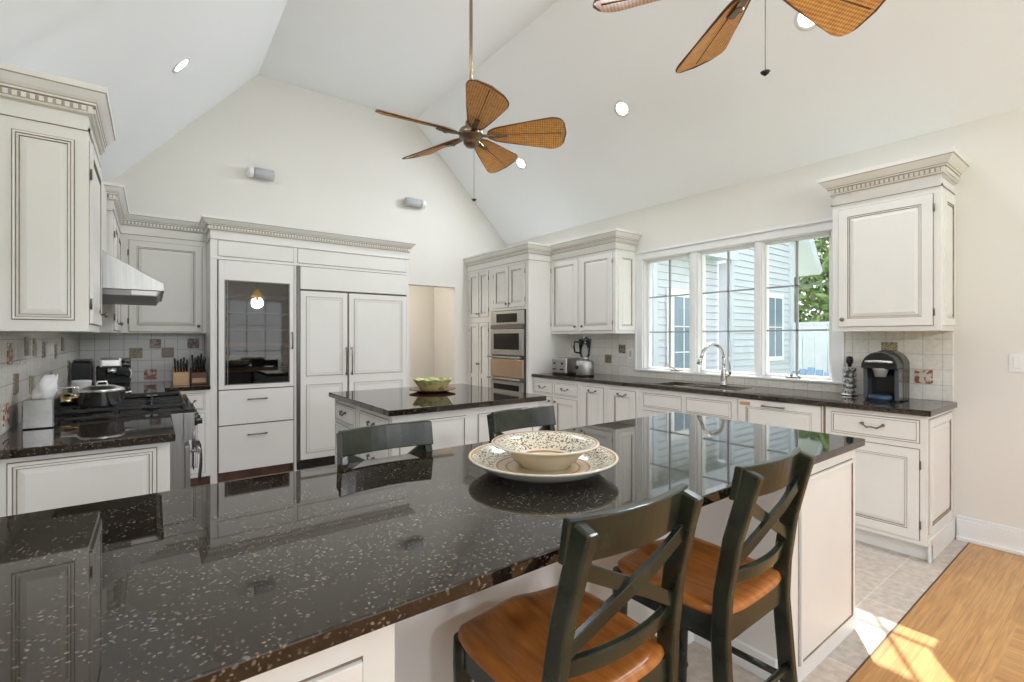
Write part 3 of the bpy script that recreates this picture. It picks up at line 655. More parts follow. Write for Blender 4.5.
# window wall base run
BX = 3.68
def bbody(name, label, y0, y1, group=None):
    t = thing(name, (4.0, (y0+y1)/2, 0), label, 'cabinet' if name != 'dishwasher' else 'dishwasher', group)
    body(t, BX, WX-.003, y0, y1, .10, CB-.001, 'body', .0015); M().box(BX+.065, WX-.003, y0, y1, 0, .10).build('toe_kick', CREAM, t); return t
t = bbody('base_cabinet', 'cream base cabinet with two drawers over two doors next to the oven tower', 3.685, 4.468)
for u0, u1, kn in ((3.722, 4.085, 4.055), (4.125, 4.45, 4.155)):
    d = front(t, '-x', BX, u0, u1, .70, .83, 'drawer', kind='drawer'); bail(d, '-x', BX-.012, (u0+u1)/2, .77, .10)
    d = front(t, '-x', BX, u0, u1, .14, .662); knob(d, '-x', BX-.012, kn, .62)
for y0_, y1_, lab in ((3.30, 3.682, 'slim cream pull-out base cabinet with bail handle, left of the pull-out nearest the sink'), (2.895, 3.297, 'slim cream pull-out base cabinet with bail handle directly left of the sink cabinet')):
    t = bbody('base_cabinet', lab, y0_, y1_); d = front(t, '-x', BX, y0_+.04, y1_-.05, .14, .83); bail(d, '-x', BX-.012, (y0_+y1_)/2-.005, .79, .10)
t = bbody('sink_cabinet', 'cream sink base cabinet with two plain false drawer fronts under the window', 1.945, 2.892)
for u0, u1, kn in ((1.995, 2.395, 2.36), (2.445, 2.845, 2.48)):
    front(t, '-x', BX, u0, u1, .705, .83, 'false_front', kind='drawer'); d = front(t, '-x', BX, u0, u1, .14, .668); knob(d, '-x', BX-.012, kn, .62)
t = bbody('dishwasher', 'cream panelled dishwasher with a straight bar handle right of the sink', 1.338, 1.942)
d = front(t, '-x', BX, 1.352, 1.925, .12, .872, gap=True); bail(d, '-x', BX-.012, 1.66, .835, .16, None, True)
M().box(BX-.0135, BX-.012, 1.835, 1.915, .825, .850).build('badge', noisecol('copper badge', (.45,.25,.12), (.6,.38,.2), 60, .4), d)
t = bbody('base_cabinet', 'cream end base cabinet with drawer and door under the black coffee maker', .79, 1.325)
M().box(BX-.004, BX+.002, 1.326, 1.337, .1, CB-.002).build('filler', GLAZE, t)
d = front(t, '-x', BX, .825, 1.285, .712, .845, 'drawer', kind='drawer'); bail(d, '-x', BX-.012, 1.055, .788, .11)
d = front(t, '-x', BX, .825, 1.285, .13, .672); hinge(d, '-x', BX, .819, (.22, .58))
front(t, '-y', .79, 3.725, 4.265, .165, .85, 'side_panel', gap=True, fw=.04, t=.008)
m = M(); m.box(BX+.02, WX-.002, .778, .79, 0, .135); m.box(BX+.055, BX+.075, .778, 1.325, 0, .10); m.build('plinth', CREAM, t, .002)
# counter with sink cut-out
sy0, sy1, sx0, sx1 = 2.03, 2.80, 3.765, 4.115
m = M(); cx0 = 3.65
m.box(cx0, tx-.001, .765, sy0, CB, CT); m.box(cx0, tx-.001, sy1, 4.468, CB, CT); m.box(cx0, sx0, sy0, sy1, CB, CT); m.box(sx1, tx-.001, sy0, sy1, CB, CT)
ct = slab('countertop', 'long black granite countertop under the window with the sink', m, None)
sk = thing('sink', (3.94, 2.42, .70), 'stainless steel undermount sink set in the granite below the window', 'sink')
m = M(); q = .012
m.box(sx0-.01, sx1+.01, sy0-.01, sy1+.01, .70, .712)
m.box(sx0-.01, sx0, sy0-.01, sy1+.01, .712, CB-.002); m.box(sx1, sx1+.01, sy0-.01, sy1+.01, .712, CB-.002); m.box(sx0, sx1, sy0-.01, sy0, .712, CB-.002); m.box(sx0, sx1, sy1, sy1+.01, .712, CB-.002)
m.build('basin', STEEL, sk); m = M(); m.lathe([(.04,0),(.04,.004),(.02,.002),(0,.002)], (3.94, 2.42, .712), 16); m.build('drain', CHROME, sk)
# faucet
fc = thing('faucet', (4.175, 2.33, CT), 'brushed nickel gooseneck kitchen faucet with side lever behind the sink', 'faucet')
F0 = Vector((4.175, 2.33, CT)); dr = Vector((-.92, .39, 0)); m = M()
m.lathe([(.032,0),(.032,.008),(.024,.014),(.026,.05),(.027,.11),(.020,.15),(.015,.16)], F0, 20); m.build('base', NICKEL, fc)
m = M(); pts = [F0+Vector((0,0,.14)), F0+Vector((0,0,.25))]
for k in range(9): a = pi*k/8*.93; pts.append(F0+dr*(.115*(1-cos(a)))+Vector((0,0,.25+.125*sin(a))))
pts.append(pts[-1]+(pts[-1]-pts[-2]).normalized()*.035)
m.tube(pts, [.015]*len(pts), 12); sp = m.build('spout', NICKEL, fc)
p1 = pts[-1]; dd = (pts[-1]-pts[-2]).normalized(); m = M(); m.tube([p1-dd*.005, p1+dd*.02, p1+dd*.055], [.016,.019,.021], 12); m.build('spray_head', NICKEL, sp)
m = M(); s0 = F0+Vector((0,0,.09)); m.tube([s0, s0+Vector((.01,-.05,.01))], [.018,.016], 10); m.tube([s0+Vector((.01,-.05,.01)), s0+Vector((.0,-.06,.06)), s0+Vector((0,-.055,.12)), s0+Vector((.0,-.045,.17))], [.013,.008,.007,.010], 10); m.build('lever', NICKEL, fc)

# ================================================================== SMALL ISLAND
si = thing('kitchen_island', (1.73, 3.35, 0), 'small cream kitchen island in front of the refrigerator with drawers on its left side', 'kitchen island')
body(si, 1.15, 2.305, 2.73, 3.86, .09, CB-.001, 'body', .002); M().box(1.2, 2.25, 2.78, 3.8, 0, .09).build('toe_kick', CREAM, si)
for u0, u1 in ((1.20, 1.665), (1.765, 2.25)): front(si, '-y', 2.73, u0, u1, .14, .825, 'panel', gap=True, fw=.012, kind='shaker', t=.011)
for u0, u1 in ((2.785, 3.28), (3.38, 3.82)):
    for z0_, z1_ in ((.71, .84), (.43, .68), (.13, .40)):
        d = front(si, '-x', 1.15, u0, u1, z0_, z1_, 'drawer', kind='drawer'); bail(d, '-x', 1.138, (u0+u1)/2, (z0_+z1_)/2+.01, .09)
slab('island_countertop', 'black granite top of the small kitchen island with a bowl on it', M().box(1.113, 2.345, 2.69, 3.90, CB, CT), None)

# ================================================================== BIG ISLAND
IT = .878; IB = .846
bi = thing('kitchen_island', (1.2, 1.3, 0), 'large cream island in the foreground with open knee space for stools', 'kitchen island')
body(bi, 1.93, 2.595, .812, 1.74, 0, IB-.001, 'end_cabinet', .002)
front(bi, '-y', .812, 1.998, 2.545, .075, .79, 'end_panel', gap=True, fw=.012, kind='shaker', t=.011)
body(bi, -1.3, .348, .812, 1.74, .09, IB-.001, 'storage_cabinet', .002); M().box(-1.3, .30, .86, 1.7, 0, .09).build('toe_kick', CREAM, bi)
BEIGE = noisecol('beige island panel', (.60,.545,.47), (.62,.565,.49), 3, .5)
m = M(); m.box(.349, 1.929, 1.22, 1.30, 0, IB-.001); m.build('knee_wall', CREAM, bi)
m = M(); m.box(1.916, 1.929, .86, 1.22, 0, .10); m.box(.336, 1.916, 1.207, 1.22, 0, .10); m.build('baseboard', WHITE, bi, .003)
for u0, u1 in ((-.28, .285), (-.92, -.33)): 
    d = front(bi, '-y', .812, u0, u1, .13, .79, 'door', fw=.035); 
m = M(); m.box(-1.33, 2.625, .782, 1.787, IB, IT)
slab('island_countertop', 'large black speckled granite island top filling the foreground', m, None)

# ================================================================== STOOLS
def make_stool(loc, rz, label):
    t = thing('bar_stool', loc, label, 'bar stool', 'counter stools around the large island', rz)
    m = M(); nx, ny = 22, 22; top = []; 
    hw, hd_ = .218, .205
    def edge(u, v):  # rounded square mapping
        x = u*hw*(1-.10*(v*.5+.0)*0); 
        k = 1-.035*(abs(u)**4)*(abs(v)**4)*4
        return x*k*(1-.05*(1-v)/2), v*hd_*k
    vt = []; vb = []
    for j in range(ny+1):
        for i in range(nx+1):
            u = -1+2*i/nx; v = -1+2*j/ny; x, y = edge(u, v)
            dish = -.020*(1-min(1,abs(u))**2)**1.0*(1-((v+.15)/1.15)**2 if abs(v+.15) < 1.15 else 0)+.014*math.exp(-(u/.30)**2)*max(0, v)**1.5
            er = max(abs(u), abs(v)); rnd = -.014*max(0, (er-.86)/.14)**2
            vt.append((x, y, .603+dish+rnd)); vb.append((x*.965, y*.965, .572))
    b = len(vt); fs = []
    for j in range(ny):
        for i in range(nx):
            a = j*(nx+1)+i; fs.append((a, a+1, a+nx+2, a+nx+1)); fs.append((b+a, b+a+nx+1, b+a+nx+2, b+a+1))
    bd = [i for i in range(nx+1)]+[j*(nx+1)+nx for j in range(1, ny+1)]+[ny*(nx+1)+i for i in range(nx-1, -1, -1)]+[j*(nx+1) for j in range(ny-1, 0, -1)]
    for k in range(len(bd)): a, c = bd[k], bd[(k+1) % len(bd)]; fs.append((a, c, b+c, b+a))
    m.add(vt+vb, fs, 0, True); m.build('seat', SEATW, t, world=False)
    m = M(); m.box(-.185, .185, .165, .185, .50, .574); m.box(-.185, .185, -.190, -.170, .50, .574); m.box(-.190, -.170, -.17, .17, .50, .574); m.box(.170, .190, -.17, .17, .50, .574)
    m.build('apron', GREENP, t, .003, world=False)
    for s_ in (-1, 1):
        m = M(); m.bar([(s_*.195, -.225, 0), (s_*.192, -.195, .30), (s_*.186, -.180, .52), (s_*.184, -.186, .64), (s_*.177, -.208, .79), (s_*.170, -.242, .92), (s_*.167, -.262, .988)], .030, .048, up=(0,1,0))
        m.build('back_post', GREENP, t, .006, world=False)
        m = M(); m.lathe([(.014,0),(.017,.05),(.019,.10),(.024,.11),(.019,.125),(.021,.20),(.024,.28),(.019,.31),(.026,.325),(.019,.34),(.023,.42),(.026,.50),(.024,.573)], (s_*.180, .172, 0), 12); m.build('leg', GREENP, t, world=False)
        m = M(); m.tube([(s_*.184, -.195, .26), (s_*.180, .172, .26)], .011, 8); m.build('stretcher', GREENP, t, world=False)
    m = M(); m.tube([(-.18, .172, .19), (.18, .172, .19)], .014, 8, flat=1.3); m.build('stretcher', GREENP, t, world=False)
    m = M(); m.tube([(-.19, -.20, .30), (.19, -.20, .30)], .011, 8); m.build('stretcher', GREENP, t, world=False)
    # curved rails
    def rail(z0_, z1_, y0_, y1_, bow, hwid, th, name):
        m = M(); rs = []
        for k in range(13):
            s_ = -1+2*k/12; x = s_*hwid; c = -bow*(1-s_*s_)
            lift = 0
            rs.append([(x, y0_+c, z0_+lift*.4), (x, y0_+c-th, z0_+lift*.4), (x, y1_+c-th, z1_+lift), (x, y1_+c, z1_+lift)])
        m.rings(rs, 0); return m.build(name, GREENP, t, .004, world=False)
    rail(.905, 1.0, -.200, -.218, .030, .187, .022, 'top_rail')
    rail(.660, .702, -.170, -.178, .026, .172, .020, 'lower_rail')
    for s_, dy in ((1, 0), (-1, .012)):
        m = M(); m.bar([(-s_*.172, -.203, .722), (-s_*.06, -.222+dy, .785), (s_*.06, -.236+dy, .845), (s_*.166, -.240, .902)], .032, .014, up=(0,1,0)); m.build('cross_brace', GREENP, t, .0015, world=False)
    return t
def copy_tree(o, parent=None):
    c = o.copy(); C.objects.link(c)
    if parent is not None: c.parent = parent
    for ch in list(o.children): copy_tree(ch, c)
    return c
st = make_stool((.816, .886, 0), R_(-1), 'green-black cross-back counter stool at the near side, closest to the camera')
for loc, rz, lab in (((1.425, .885, 0), R_(1), 'green-black cross-back counter stool at the near side beside the island end panel'),
                     ((.735, 1.56, 0), pi, 'green cross-back stool across the island on the left, left of the serving bowl'),
                     ((1.435, 1.585, 0), pi, 'green cross-back stool across the island just behind the serving bowl')):
    c = copy_tree(st); c.location = loc; c.rotation_euler = (0,0,rz); c['label'] = lab

# ================================================================== CEILING FANS
BRZ = mat('antique bronze', (.20,.15,.10), .3, 1)
def blade_obj(parent, ang):
    m = M(); n = 40; rows = []
    def wid(s): return .085+.195*min(1, s*1.25)**.85
    L0, L1 = .125, .695
    pts = []
    for k in range(n+1):
        s_ = k/n; w_ = wid(s_)/2
        if s_ > .80: w_ *= max(0, 1-((s_-.80)/.20)**3.2)**.45*.999+.001
        if s_ < .10: w_ *= .55+.45*sqrt(s_/.10)
        pts.append((L0+(L1-L0)*s_, w_))
    uv = []
    ca, sa = cos(ang), sin(ang); pit = R_(-23)
    def tr(x, y, z):
        y2, z2 = y*cos(pit)-z*sin(pit), y*sin(pit)+z*cos(pit)
        return (x*ca-y2*sa, x*sa+y2*ca, z2)
    vs = []; cols = 6
    for sgn in (1, -1):
        for x, w_ in pts:
            for c in range(cols+1): y = -w_+2*w_*c/cols; vs.append(tr(x, y, sgn*.005+.012*(1-(y/.14)**2)))
    b = (n+1)*(cols+1)
    fs = []
    for k in range(n):
        for c in range(cols):
            a = k*(cols+1)+c; fs.append((a, a+1, a+cols+2, a+cols+1)); fs.append((b+a, b+a+cols+1, b+a+cols+2, b+a+1))
    m.add(vs, fs, 0, True)
    o = m.build('blade', [CANE], parent, world=False)
    uvl = o.data.uv_layers.new(name='UVMap')
    inv = [(x, -w_+2*w_*c/cols) for x, w_ in pts for c in range(cols+1)]
    for lp in o.data.loops: p = inv[lp.vertex_index % b]; uvl.data[lp.index].uv = (p[0], p[1])
    # dark bound edge and centre rib
    m = M(); loop = [tr(x, -w_, .004) for x, w_ in pts]+[tr(x, w_, .004) for x, w_ in pts[::-1]]
    m.tube(loop+[loop[0]], .0045, 6); m.build('edge_binding', CANEE, o, world=False)
    m = M(); m.tube([tr(.2, 0, .005), tr(.45, 0, .008), tr(.66, 0, .006)], .0035, 6); m.build('rib', CANEE, o, world=False)
    m = M(); m.bar([(ca*.07, sa*.07, .0), (ca*.13, sa*.13, -.006), tr(.20, 0, -.012), tr(.27, 0, -.004)], .035, .008); m.lathe([(.02,0),(.024,.01),(.012,.02)], tr(.20,0,-.018), 10); m.build('bracket', BRZ, o, world=False)
def fan(loc, base, label, chain):
    t = thing('ceiling_fan', loc, label, 'ceiling fan', None)
    m = M(); m.lathe([(.0,-.085),(.035,-.082),(.055,-.06),(.058,-.03),(.085,-.015),(.092,.02),(.08,.045),(.045,.06),(.04,.10),(.022,.13),(.0,.14)], (0,0,0), 28); m.build('motor_housing', BRZ, t, world=False)
    for k in range(5): blade_obj(t, base+k*2*pi/5)
    top = RZ-loc[2]
    m = M(); m.tube([(0,0,.1), (0,0,top-.03)], .0125, 12); m.build('downrod', BRASS, t, world=False)
    m = M(); m.lathe([(.02,top-.09),(.05,top-.07),(.07,top-.03),(.072,top-.001),(0,top-.001)], (0,0,0), 24); m.build('canopy', BRZ, t, world=False)
    m = M(); m.tube([(.02,-.01,-.07), (.02,-.01,-chain)], .0016, 6); ch = m.build('pull_chain', PEWTER, t, world=False)
    m = M(); m.lathe([(.002,0),(.02,-.006),(.014,-.014),(.006,-.02),(0,-.024)], (.02,-.01,-chain), 12); m.build('pull', BLACK, ch, world=False)
base = -.6445
fan((1.87, 2.99, 2.83), base+R_(-3.5), 'five-blade woven cane ceiling fan on a long brass rod, the further one', .46)
fan((2.035, .975, 2.865), base+R_(19), 'five-blade woven cane ceiling fan at the top right, nearer and cropped', .40)

# ================================================================== CEILING LIGHTS (recessed), wall speakers
def can(x, z, y, nrm, label, power=1.0, seen=True):
    n = Vector(nrm).normalized(); c = Vector((x, y, z)); q = n.to_track_quat('Z', 'Y').to_matrix()
    t = thing('recessed_light', c, label, 'ceiling light', 'recessed lights in the vaulted ceiling')
    def ring_(r, h): return [c+q@Vector((r*cos(2*pi*k/24), r*sin(2*pi*k/24), h)) for k in range(24)]
    m = M(); m.rings([ring_(.082, .001), ring_(.082, .007), ring_(.060, .007), ring_(.056, .001)], 0, True, False, False); m.build('trim_ring', WHITE, t)
    m = M(); m.rings([ring_(.057, .002), ring_(.057, .004)], 0); m.build('lamp', BULB, t)
    li = bpy.data.lights.new('lamp_light', 'AREA'); li.shape = 'DISK'; li.size = .11; li.energy = CAN_W*power; li.color = (.93, 1, 1.10)
    lo = bpy.data.objects.new('lamp_light', li); C.objects.link(lo); lo.parent = t; lo.location = n*.012; lo.rotation_euler = (-n).to_track_quat('-Z', 'Y').to_euler() if False else n.to_track_quat('Z', 'Y').to_euler()
    lo.rotation_euler = (Matrix.Rotation(0, 3, 'X') @ (-(n)).to_track_quat('Z', 'Y').to_matrix()).to_euler()
    return t
def zr(x): return EZ+(WX-x)*.961
def zl(x): return LZ+(x-LX)*1.153
nR = (-.961, 0, -1); nL = (1.153, 0, -1)
can(3.54, zr(3.54), 1.38, nR, 'lit recessed ceiling light partly behind the nearer fan blade', 1.5)
can(3.54, zr(3.54), 2.98, nR, 'lit recessed ceiling light in the right slope left of the nearer fan', 1.5)
can(3.58, zr(3.58), 4.58, nR, 'lit recessed ceiling light glowing behind the further fan', 1.5)
can(.167, zl(.167), 4.31, nL, 'lit recessed ceiling light in the left slope above the range', .35)
can(.167, zl(.167), 2.7, nL, 'unseen recessed light added as fill in the left slope above the frame', .35)  # this and the next three cans are unseen, added for fill light
can(.167, zl(.167), 1.1, nL, 'unseen recessed light added as fill in the left slope beside the camera', .35)
can(.167, zl(.167), -.5, nL, 'unseen recessed light added as fill in the left slope behind the camera', .35)
can(3.54, zr(3.54), -.2, nR, 'unseen recessed light added as fill in the right slope behind the camera', 1.5)
def spk(x0, x1, z0, z1, lab, cap):
    t = thing('wall_speaker', ((x0+x1)/2, WY-.05, (z0+z1)/2), lab, 'wall fixture', 'small fixtures high on the back wall')  # cylindrical fixtures taken for speakers, giving no light
    zc = (z0+z1)/2; r = (z1-z0)/2; s_ = (x1-x0)
    m = M(); m.lathe([(r*.8,0),(r,.01),(r,s_*.74),(r*.8,s_*.76)], (x0+(.24*s_ if cap == 'l' else 0), WY-.075, zc), 20, 0, 'x'); m.build('grille', noisecol('grey mesh', (.42,.43,.44), (.5,.51,.52), 200, .6), t)
    xa = x0 if cap == 'l' else x1-.22*s_
    m = M(); m.lathe([(r*.6,0),(r*1.02,.008),(r*1.02,.20*s_),(r*.9,.22*s_)], (xa, WY-.075, zc), 20, 0, 'x'); m.build('end_cap', WHITE, t)
    m = M(); xm = (x0+x1)/2; m.box(xm-.03, xm+.03, WY-.06, WY-.0, zc-.03, zc+.03); m.build('mount', WHITE, t, .004)
spk(.81, 1.07, 3.08, 3.19, 'small white and grey cylindrical fixture on the back wall above the refrigerator, the left one', 'l')
spk(2.62, 2.90, 3.07, 3.18, 'small white and grey cylindrical fixture on the back wall near the fan, the right one', 'r')
sp_ = thing('light_switch', (WX, .47, 1.19), 'white double rocker switch plate on the right wall', 'switch')
M().box(WX-.006, WX, .41, .527, 1.13, 1.245).build('plate', WHITE, sp_, .002)
for q in (.44, .49): M().box(WX-.010, WX-.006, q-.016, q+.016, 1.155, 1.222).build('rocker', WHITE, sp_, .002)
for (y, z) in ((3.50, 1.17),):
    o_ = thing('outlet', (tx, y, z), 'white wall outlet plate on the backsplash right of the blender', 'outlet'); M().box(tx-.006, tx, y-.036, y+.036, z-.058, z+.058).build('plate', WHITE, o_, .002)
    M().box(tx-.008, tx-.006, y-.017, y+.017, z-.034, z+.034).build('socket', mat('ivory', (.55,.53,.48), .4), o_)

# pendants over the dining side behind the camera, seen mirrored in the cooler glass
def pendant(x, y, lab):
    t = thing('pendant_lamp', (x, y, 2.3), lab, 'pendant lamp', 'amber glass pendants behind the camera')
    m = M(); m.lathe([(.015,.16),(.035,.15),(.06,.10),(.10,.03),(.115,0),(.109,0),(.094,.03),(.054,.10),(.03,.14),(.015,.15)], (x,y,2.3), 28, caps=False); m.build('lamp_shade', emit('lit amber glass', (1,.62,.16), 1.6), t)
    m = M(); m.tube([(x,y,2.45), (x,y,RZ-.001)], .006, 8); m.build('rod', BRZ, t)
    m = M(); m.lathe([(0,-.12),(.03,-.105),(.04,-.07),(.03,-.03),(.016,.0),(.016,.15),(0,.16)], (x,y,2.3), 16); m.build('bulb', emit('amber bulb', (1,.66,.22), 1.5), t)
    li = bpy.data.lights.new('bulb_light', 'POINT'); li.energy = 54; li.shadow_soft_size = .12; li.color = (.93, 1, 1.10)
    lo = bpy.data.objects.new('bulb_light', li); C.objects.link(lo); lo.parent = t; lo.location = (0, 0, -.15)
pendant(.35, -1.9, 'amber glass bell pendant lamp behind the camera, nearer the left wall')
pendant(1.9, -1.9, 'amber glass bell pendant lamp behind the camera, nearer the window wall')

# ================================================================== TABLEWARE
def pottery():
    m = mat('patterned cream pottery', (.70,.62,.48), .16); b = m.node_tree.nodes['Principled BSDF']
    v = coords(m); s = N(m, 'ShaderNodeSeparateXYZ'); L(m, v, s.inputs[0])
    # radius from the dish axis
    xy = N(m, 'ShaderNodeCombineXYZ'); L(m, s.outputs[0], xy.inputs[0]); L(m, s.outputs[1], xy.inputs[1])
    ln = N(m, 'ShaderNodeVectorMath', operation='LENGTH'); L(m, xy.outputs[0], ln.inputs[0])
    n = N(m, 'ShaderNodeTexNoise'); n.inputs['Scale'].default_value = 125; n.inputs['Detail'].default_value = 1; L(m, v, n.inputs[0])
    r = N(m, 'ShaderNodeValToRGB'); r.color_ramp.elements[0].position = .535; r.color_ramp.elements[0].color = (0,0,0,1); r.color_ramp.elements[1].position = .57; r.color_ramp.elements[1].color = (1,1,1,1)
    L(m, n.outputs[0], r.inputs[0]); return m, b, ln, r
def potmat(r_in, r_out, name):
    m, b, ln, r = pottery(); m.name = name
    g1 = N(m, 'ShaderNodeMath', operation='GREATER_THAN'); g1.inputs[1].default_value = r_in; L(m, ln.outputs['Value'], g1.inputs[0])
    g2 = N(m, 'ShaderNodeMath', operation='LESS_THAN'); g2.inputs[1].default_value = r_out; L(m, ln.outputs['Value'], g2.inputs[0])
    mu = N(m, 'ShaderNodeMath', operation='MULTIPLY'); L(m, g1.outputs[0], mu.inputs[0]); L(m, g2.outputs[0], mu.inputs[1])
    mu2 = N(m, 'ShaderNodeMath', operation='MULTIPLY'); L(m, mu.outputs[0], mu2.inputs[0]); L(m, r.outputs[0], mu2.inputs[1])
    rb = N(m, 'ShaderNodeValToRGB'); rb.color_ramp.interpolation = 'CONSTANT'; e = rb.color_ramp.elements
    e[0].position = 0; e[0].color = (.66,.54,.36,1); e[1].position = 1; e[1].color = (.68,.47,.24,1)
    for p, c in ((max(.01, r_in/.3-.16), (.50,.25,.08,1)), (r_in/.3-.13, (.66,.52,.32,1)), (r_in/.3-.05, (.42,.20,.07,1)), (r_in/.3-.02, (.74,.67,.53,1)), (r_out/.3, (.50,.27,.10,1)), (r_out/.3+.02, (.74,.68,.56,1))):
        q = e.new(min(.99, p)); q.color = c
    dv = N(m, 'ShaderNodeMath', operation='DIVIDE'); dv.inputs[1].default_value = .3; L(m, ln.outputs['Value'], dv.inputs[0]); L(m, dv.outputs[0], rb.inputs[0])
    mc = N(m, 'ShaderNodeMix', data_type='RGBA'); L(m, mu2.outputs[0], mc.inputs[0]); L(m, rb.outputs[0], mc.inputs[6]); mc.inputs[7].default_value = (.17,.13,.085,1)
    L(m, mc.outputs[2], b.inputs['Base Color']); return m
PC = Vector((1.085, 1.265, IT))
POTOUT = mat('cream glazed pottery', (.66,.58,.44), .15); POTW = mat('grey white glaze', (.55,.56,.54), .15)
t = thing('serving_platter', PC, 'large round patterned pottery platter under the bowl on the big island', 'platter')
m = M(); pf = [(0,.004),(.13,.004),(.135,0),(.145,0),(.15,.008),(.19,.014),(.225,.028),(.262,.052),(.268,.057),(.266,.061),(.258,.059),(.22,.037),(.18,.024),(.15,.018),(0,.016)]
pf = [(a_*.965, b_) for a_, b_ in pf]
m.lathe(pf, PC, 56, mis=[1]*7+[0]*7, caps=False); m.build('dish', [potmat(.17, .243, 'platter glaze'), POTW], t)
t2 = thing('serving_bowl', PC+Vector((.02,.012,.0165)), 'wide patterned pottery bowl standing on the large platter', 'bowl')
m = M(); pf = [(0,.004),(.085,.004),(.088,0),(.097,0),(.100,.010),(.120,.022),(.142,.048),(.165,.066),(.20,.078),(.204,.082),(.20,.085),(.165,.075),(.13,.058),(.10,.030),(.07,.018),(0,.014)]
pf = [(a_*.93, b_*1.0) for a_, b_ in pf]
m.lathe(pf, PC+Vector((.02,.012,.0165)), 56, mis=[1]*8+[0]*7, caps=False); m.build('dish', [potmat(.098, .176, 'bowl glaze'), POTOUT], t2)
BC = Vector((1.80, 3.46, CT))
t = thing('plate', BC, 'dark brown plate under the green bowl on the small island', 'plate')
m = M(); m.lathe([(0,0),(.11,0),(.12,.004),(.185,.020),(.187,.024),(.12,.010),(0,.008)], BC, 40, caps=False); m.build('dish', noisecol('brown wood plate', (.16,.05,.03), (.22,.08,.04), 8, .25), t)
t = thing('bowl', BC+Vector((0,0,.0085)), 'green and yellow scalloped pottery bowl on the small island', 'bowl')
m = M(); rs = []
for r, h, k in [(0.001,.004,0),(.085,.0,0),(.095,.004,0),(.125,.045,.2),(.152,.085,1),(.160,.092,1),(.156,.094,1),(.142,.082,.8),(.115,.045,.2),(.08,.014,0),(.001,.012,0)]:
    rs.append([BC+Vector(((r+.006*k*cos(10*a))*cos(a), (r+.006*k*cos(10*a))*sin(a), .0085+h+.005*k*cos(10*a))) for a in [2*pi*i/60 for i in range(60)]])
m.rings(rs, 0, True, False, False); m.build('dish', accent('green yellow glaze', (.55,.52,.22), (.30,.36,.13), 28, (.62,.58,.34)), t)
FR = noisecol('pear skin', (.60,.55,.28), (.50,.47,.2), 18, .4)
for k, (dx, dy) in enumerate(((-.045,.01),(.05,.03),(.01,-.05))):
    c = BC+Vector((dx, dy, .0085+.052)); m = M(); m.lathe([(0,-.034),(.022,-.030),(.036,-.012),(.036,.006),(.026,.026),(.010,.036),(0,.037)], c, 18); o = m.build('fruit', FR)
    tag(o, 'pale yellow fruit lying in the green bowl', 'fruit', 'fruit in the green bowl')

# ================================================================== COUNTER APPLIANCES
# coffee maker
km = thing('coffee_maker', (4.03, 1.07, CT), 'black single-serve coffee maker on the counter right of the window', 'coffee maker')
yc = 1.095
def arch(hw, h0, h1, n=14):
    return [(-hw, h0), (hw, h0)]+[(hw*1.04*cos(pi*k/n)*(1 if abs(cos(pi*k/n)) < .99 else .98), h1-.11+.11*sin(pi*k/n)) for k in range(n+1)]
m = M(); m.prism(arch(.102, 0, .345), (4.05,yc,CT), (0,1,0), (0,0,1), (1,0,0), .15); m.build('body', BLACK, km, .008, 3)
m = M(); m.prism(arch(.099, .22, .336), (3.925,yc,CT), (0,1,0), (0,0,1), (1,0,0), .13); m.build('head', BLACK, km, .010, 3)
m = M()
SMK = mat('smoky grey plastic', (.08,.09,.10), .12)
for s_ in (-1, 1): m = M(); m.box(3.965, 4.055, yc+s_*.088-.012, yc+s_*.088+.012, CT+.01, CT+.22); m.build('side_cheek', SMK, km, .004)
m = M(); m.box(3.96, 4.055, yc-.09, yc+.09, CT, CT+.012); m.build('foot', BLACK, km, .003)
m = M(); m.tube([(3.95,yc-.075,CT+.262),(3.915,yc-.07,CT+.268),(3.903,yc,CT+.272),(3.915,yc+.07,CT+.268),(3.95,yc+.075,CT+.262)], .010, 10); m.build('handle', mat('silver plastic', (.6,.6,.6), .25, .8), km)
m = M(); m.lathe([(.030,0),(.042,.045),(.052,.06),(0,.06)], (3.965,yc,CT+.165), 20); m.build('brew_head', mat('grey plastic', (.35,.35,.35), .3), km)
m = M(); m.lathe([(.066,0),(.068,.040),(.058,.044),(0,.044)], (3.965,yc,CT+.0), 28); m.build('drip_tray', mat('blue black gloss', (.04,.07,.12), .12, .5), km)
# pod carousel
pc = thing('pod_carousel', (4.18, 1.345, CT), 'small metal pod rack with black top knob left of the coffee maker', 'rack')
m = M(); m.lathe([(.052,0),(.055,.008),(.052,.014),(0,.014)], (4.18,1.345,CT), 20); m.build('base', CHROME, pc)
for k in range(5): 
    z = CT+.014+k*.04; m = M(); m.lathe([(.03,0),(.042,.006),(.045,.036),(.03,.038)], (4.18,1.345,z), 12, mi=0); m.build('pod_ring', accent('foil pods', (.62,.62,.60), (.12,.12,.12), 60), pc)
m = M(); m.lathe([(.012,0),(.014,.02),(.022,.03),(.024,.05),(.02,.075),(0,.08)], (4.18,1.345,CT+.214), 16); m.build('top_knob', BLACK, pc)
# toaster
ts = thing('toaster', (3.90, 4.15, CT), 'stainless steel toaster at the left end of the window counter', 'toaster')
m = M(); m.box(3.80, 4.09, 4.02, 4.28, CT+.012, CT+.195); m.build('body', STEEL, ts, .022, 4)
m = M(); m.box(3.81, 4.08, 4.03, 4.27, CT, CT+.02); m.build('base', BLACK, ts)
for y in (4.09, 4.21): M().box(3.86, 4.05, y-.014, y+.014, CT+.192, CT+.1965).build('slot', BLACK, ts)
for y in (4.085, 4.215):
    m = M(); m.box(3.775, 3.80, y-.018, y+.018, CT+.06, CT+.075); m.build('lever', BLACK, ts, .004); m = M(); m.lathe([(.012,0),(.012,-.01),(0,-.012)], (3.80, y, CT+.135), 12, 0, 'x'); m.build('dial', BLACK, ts)
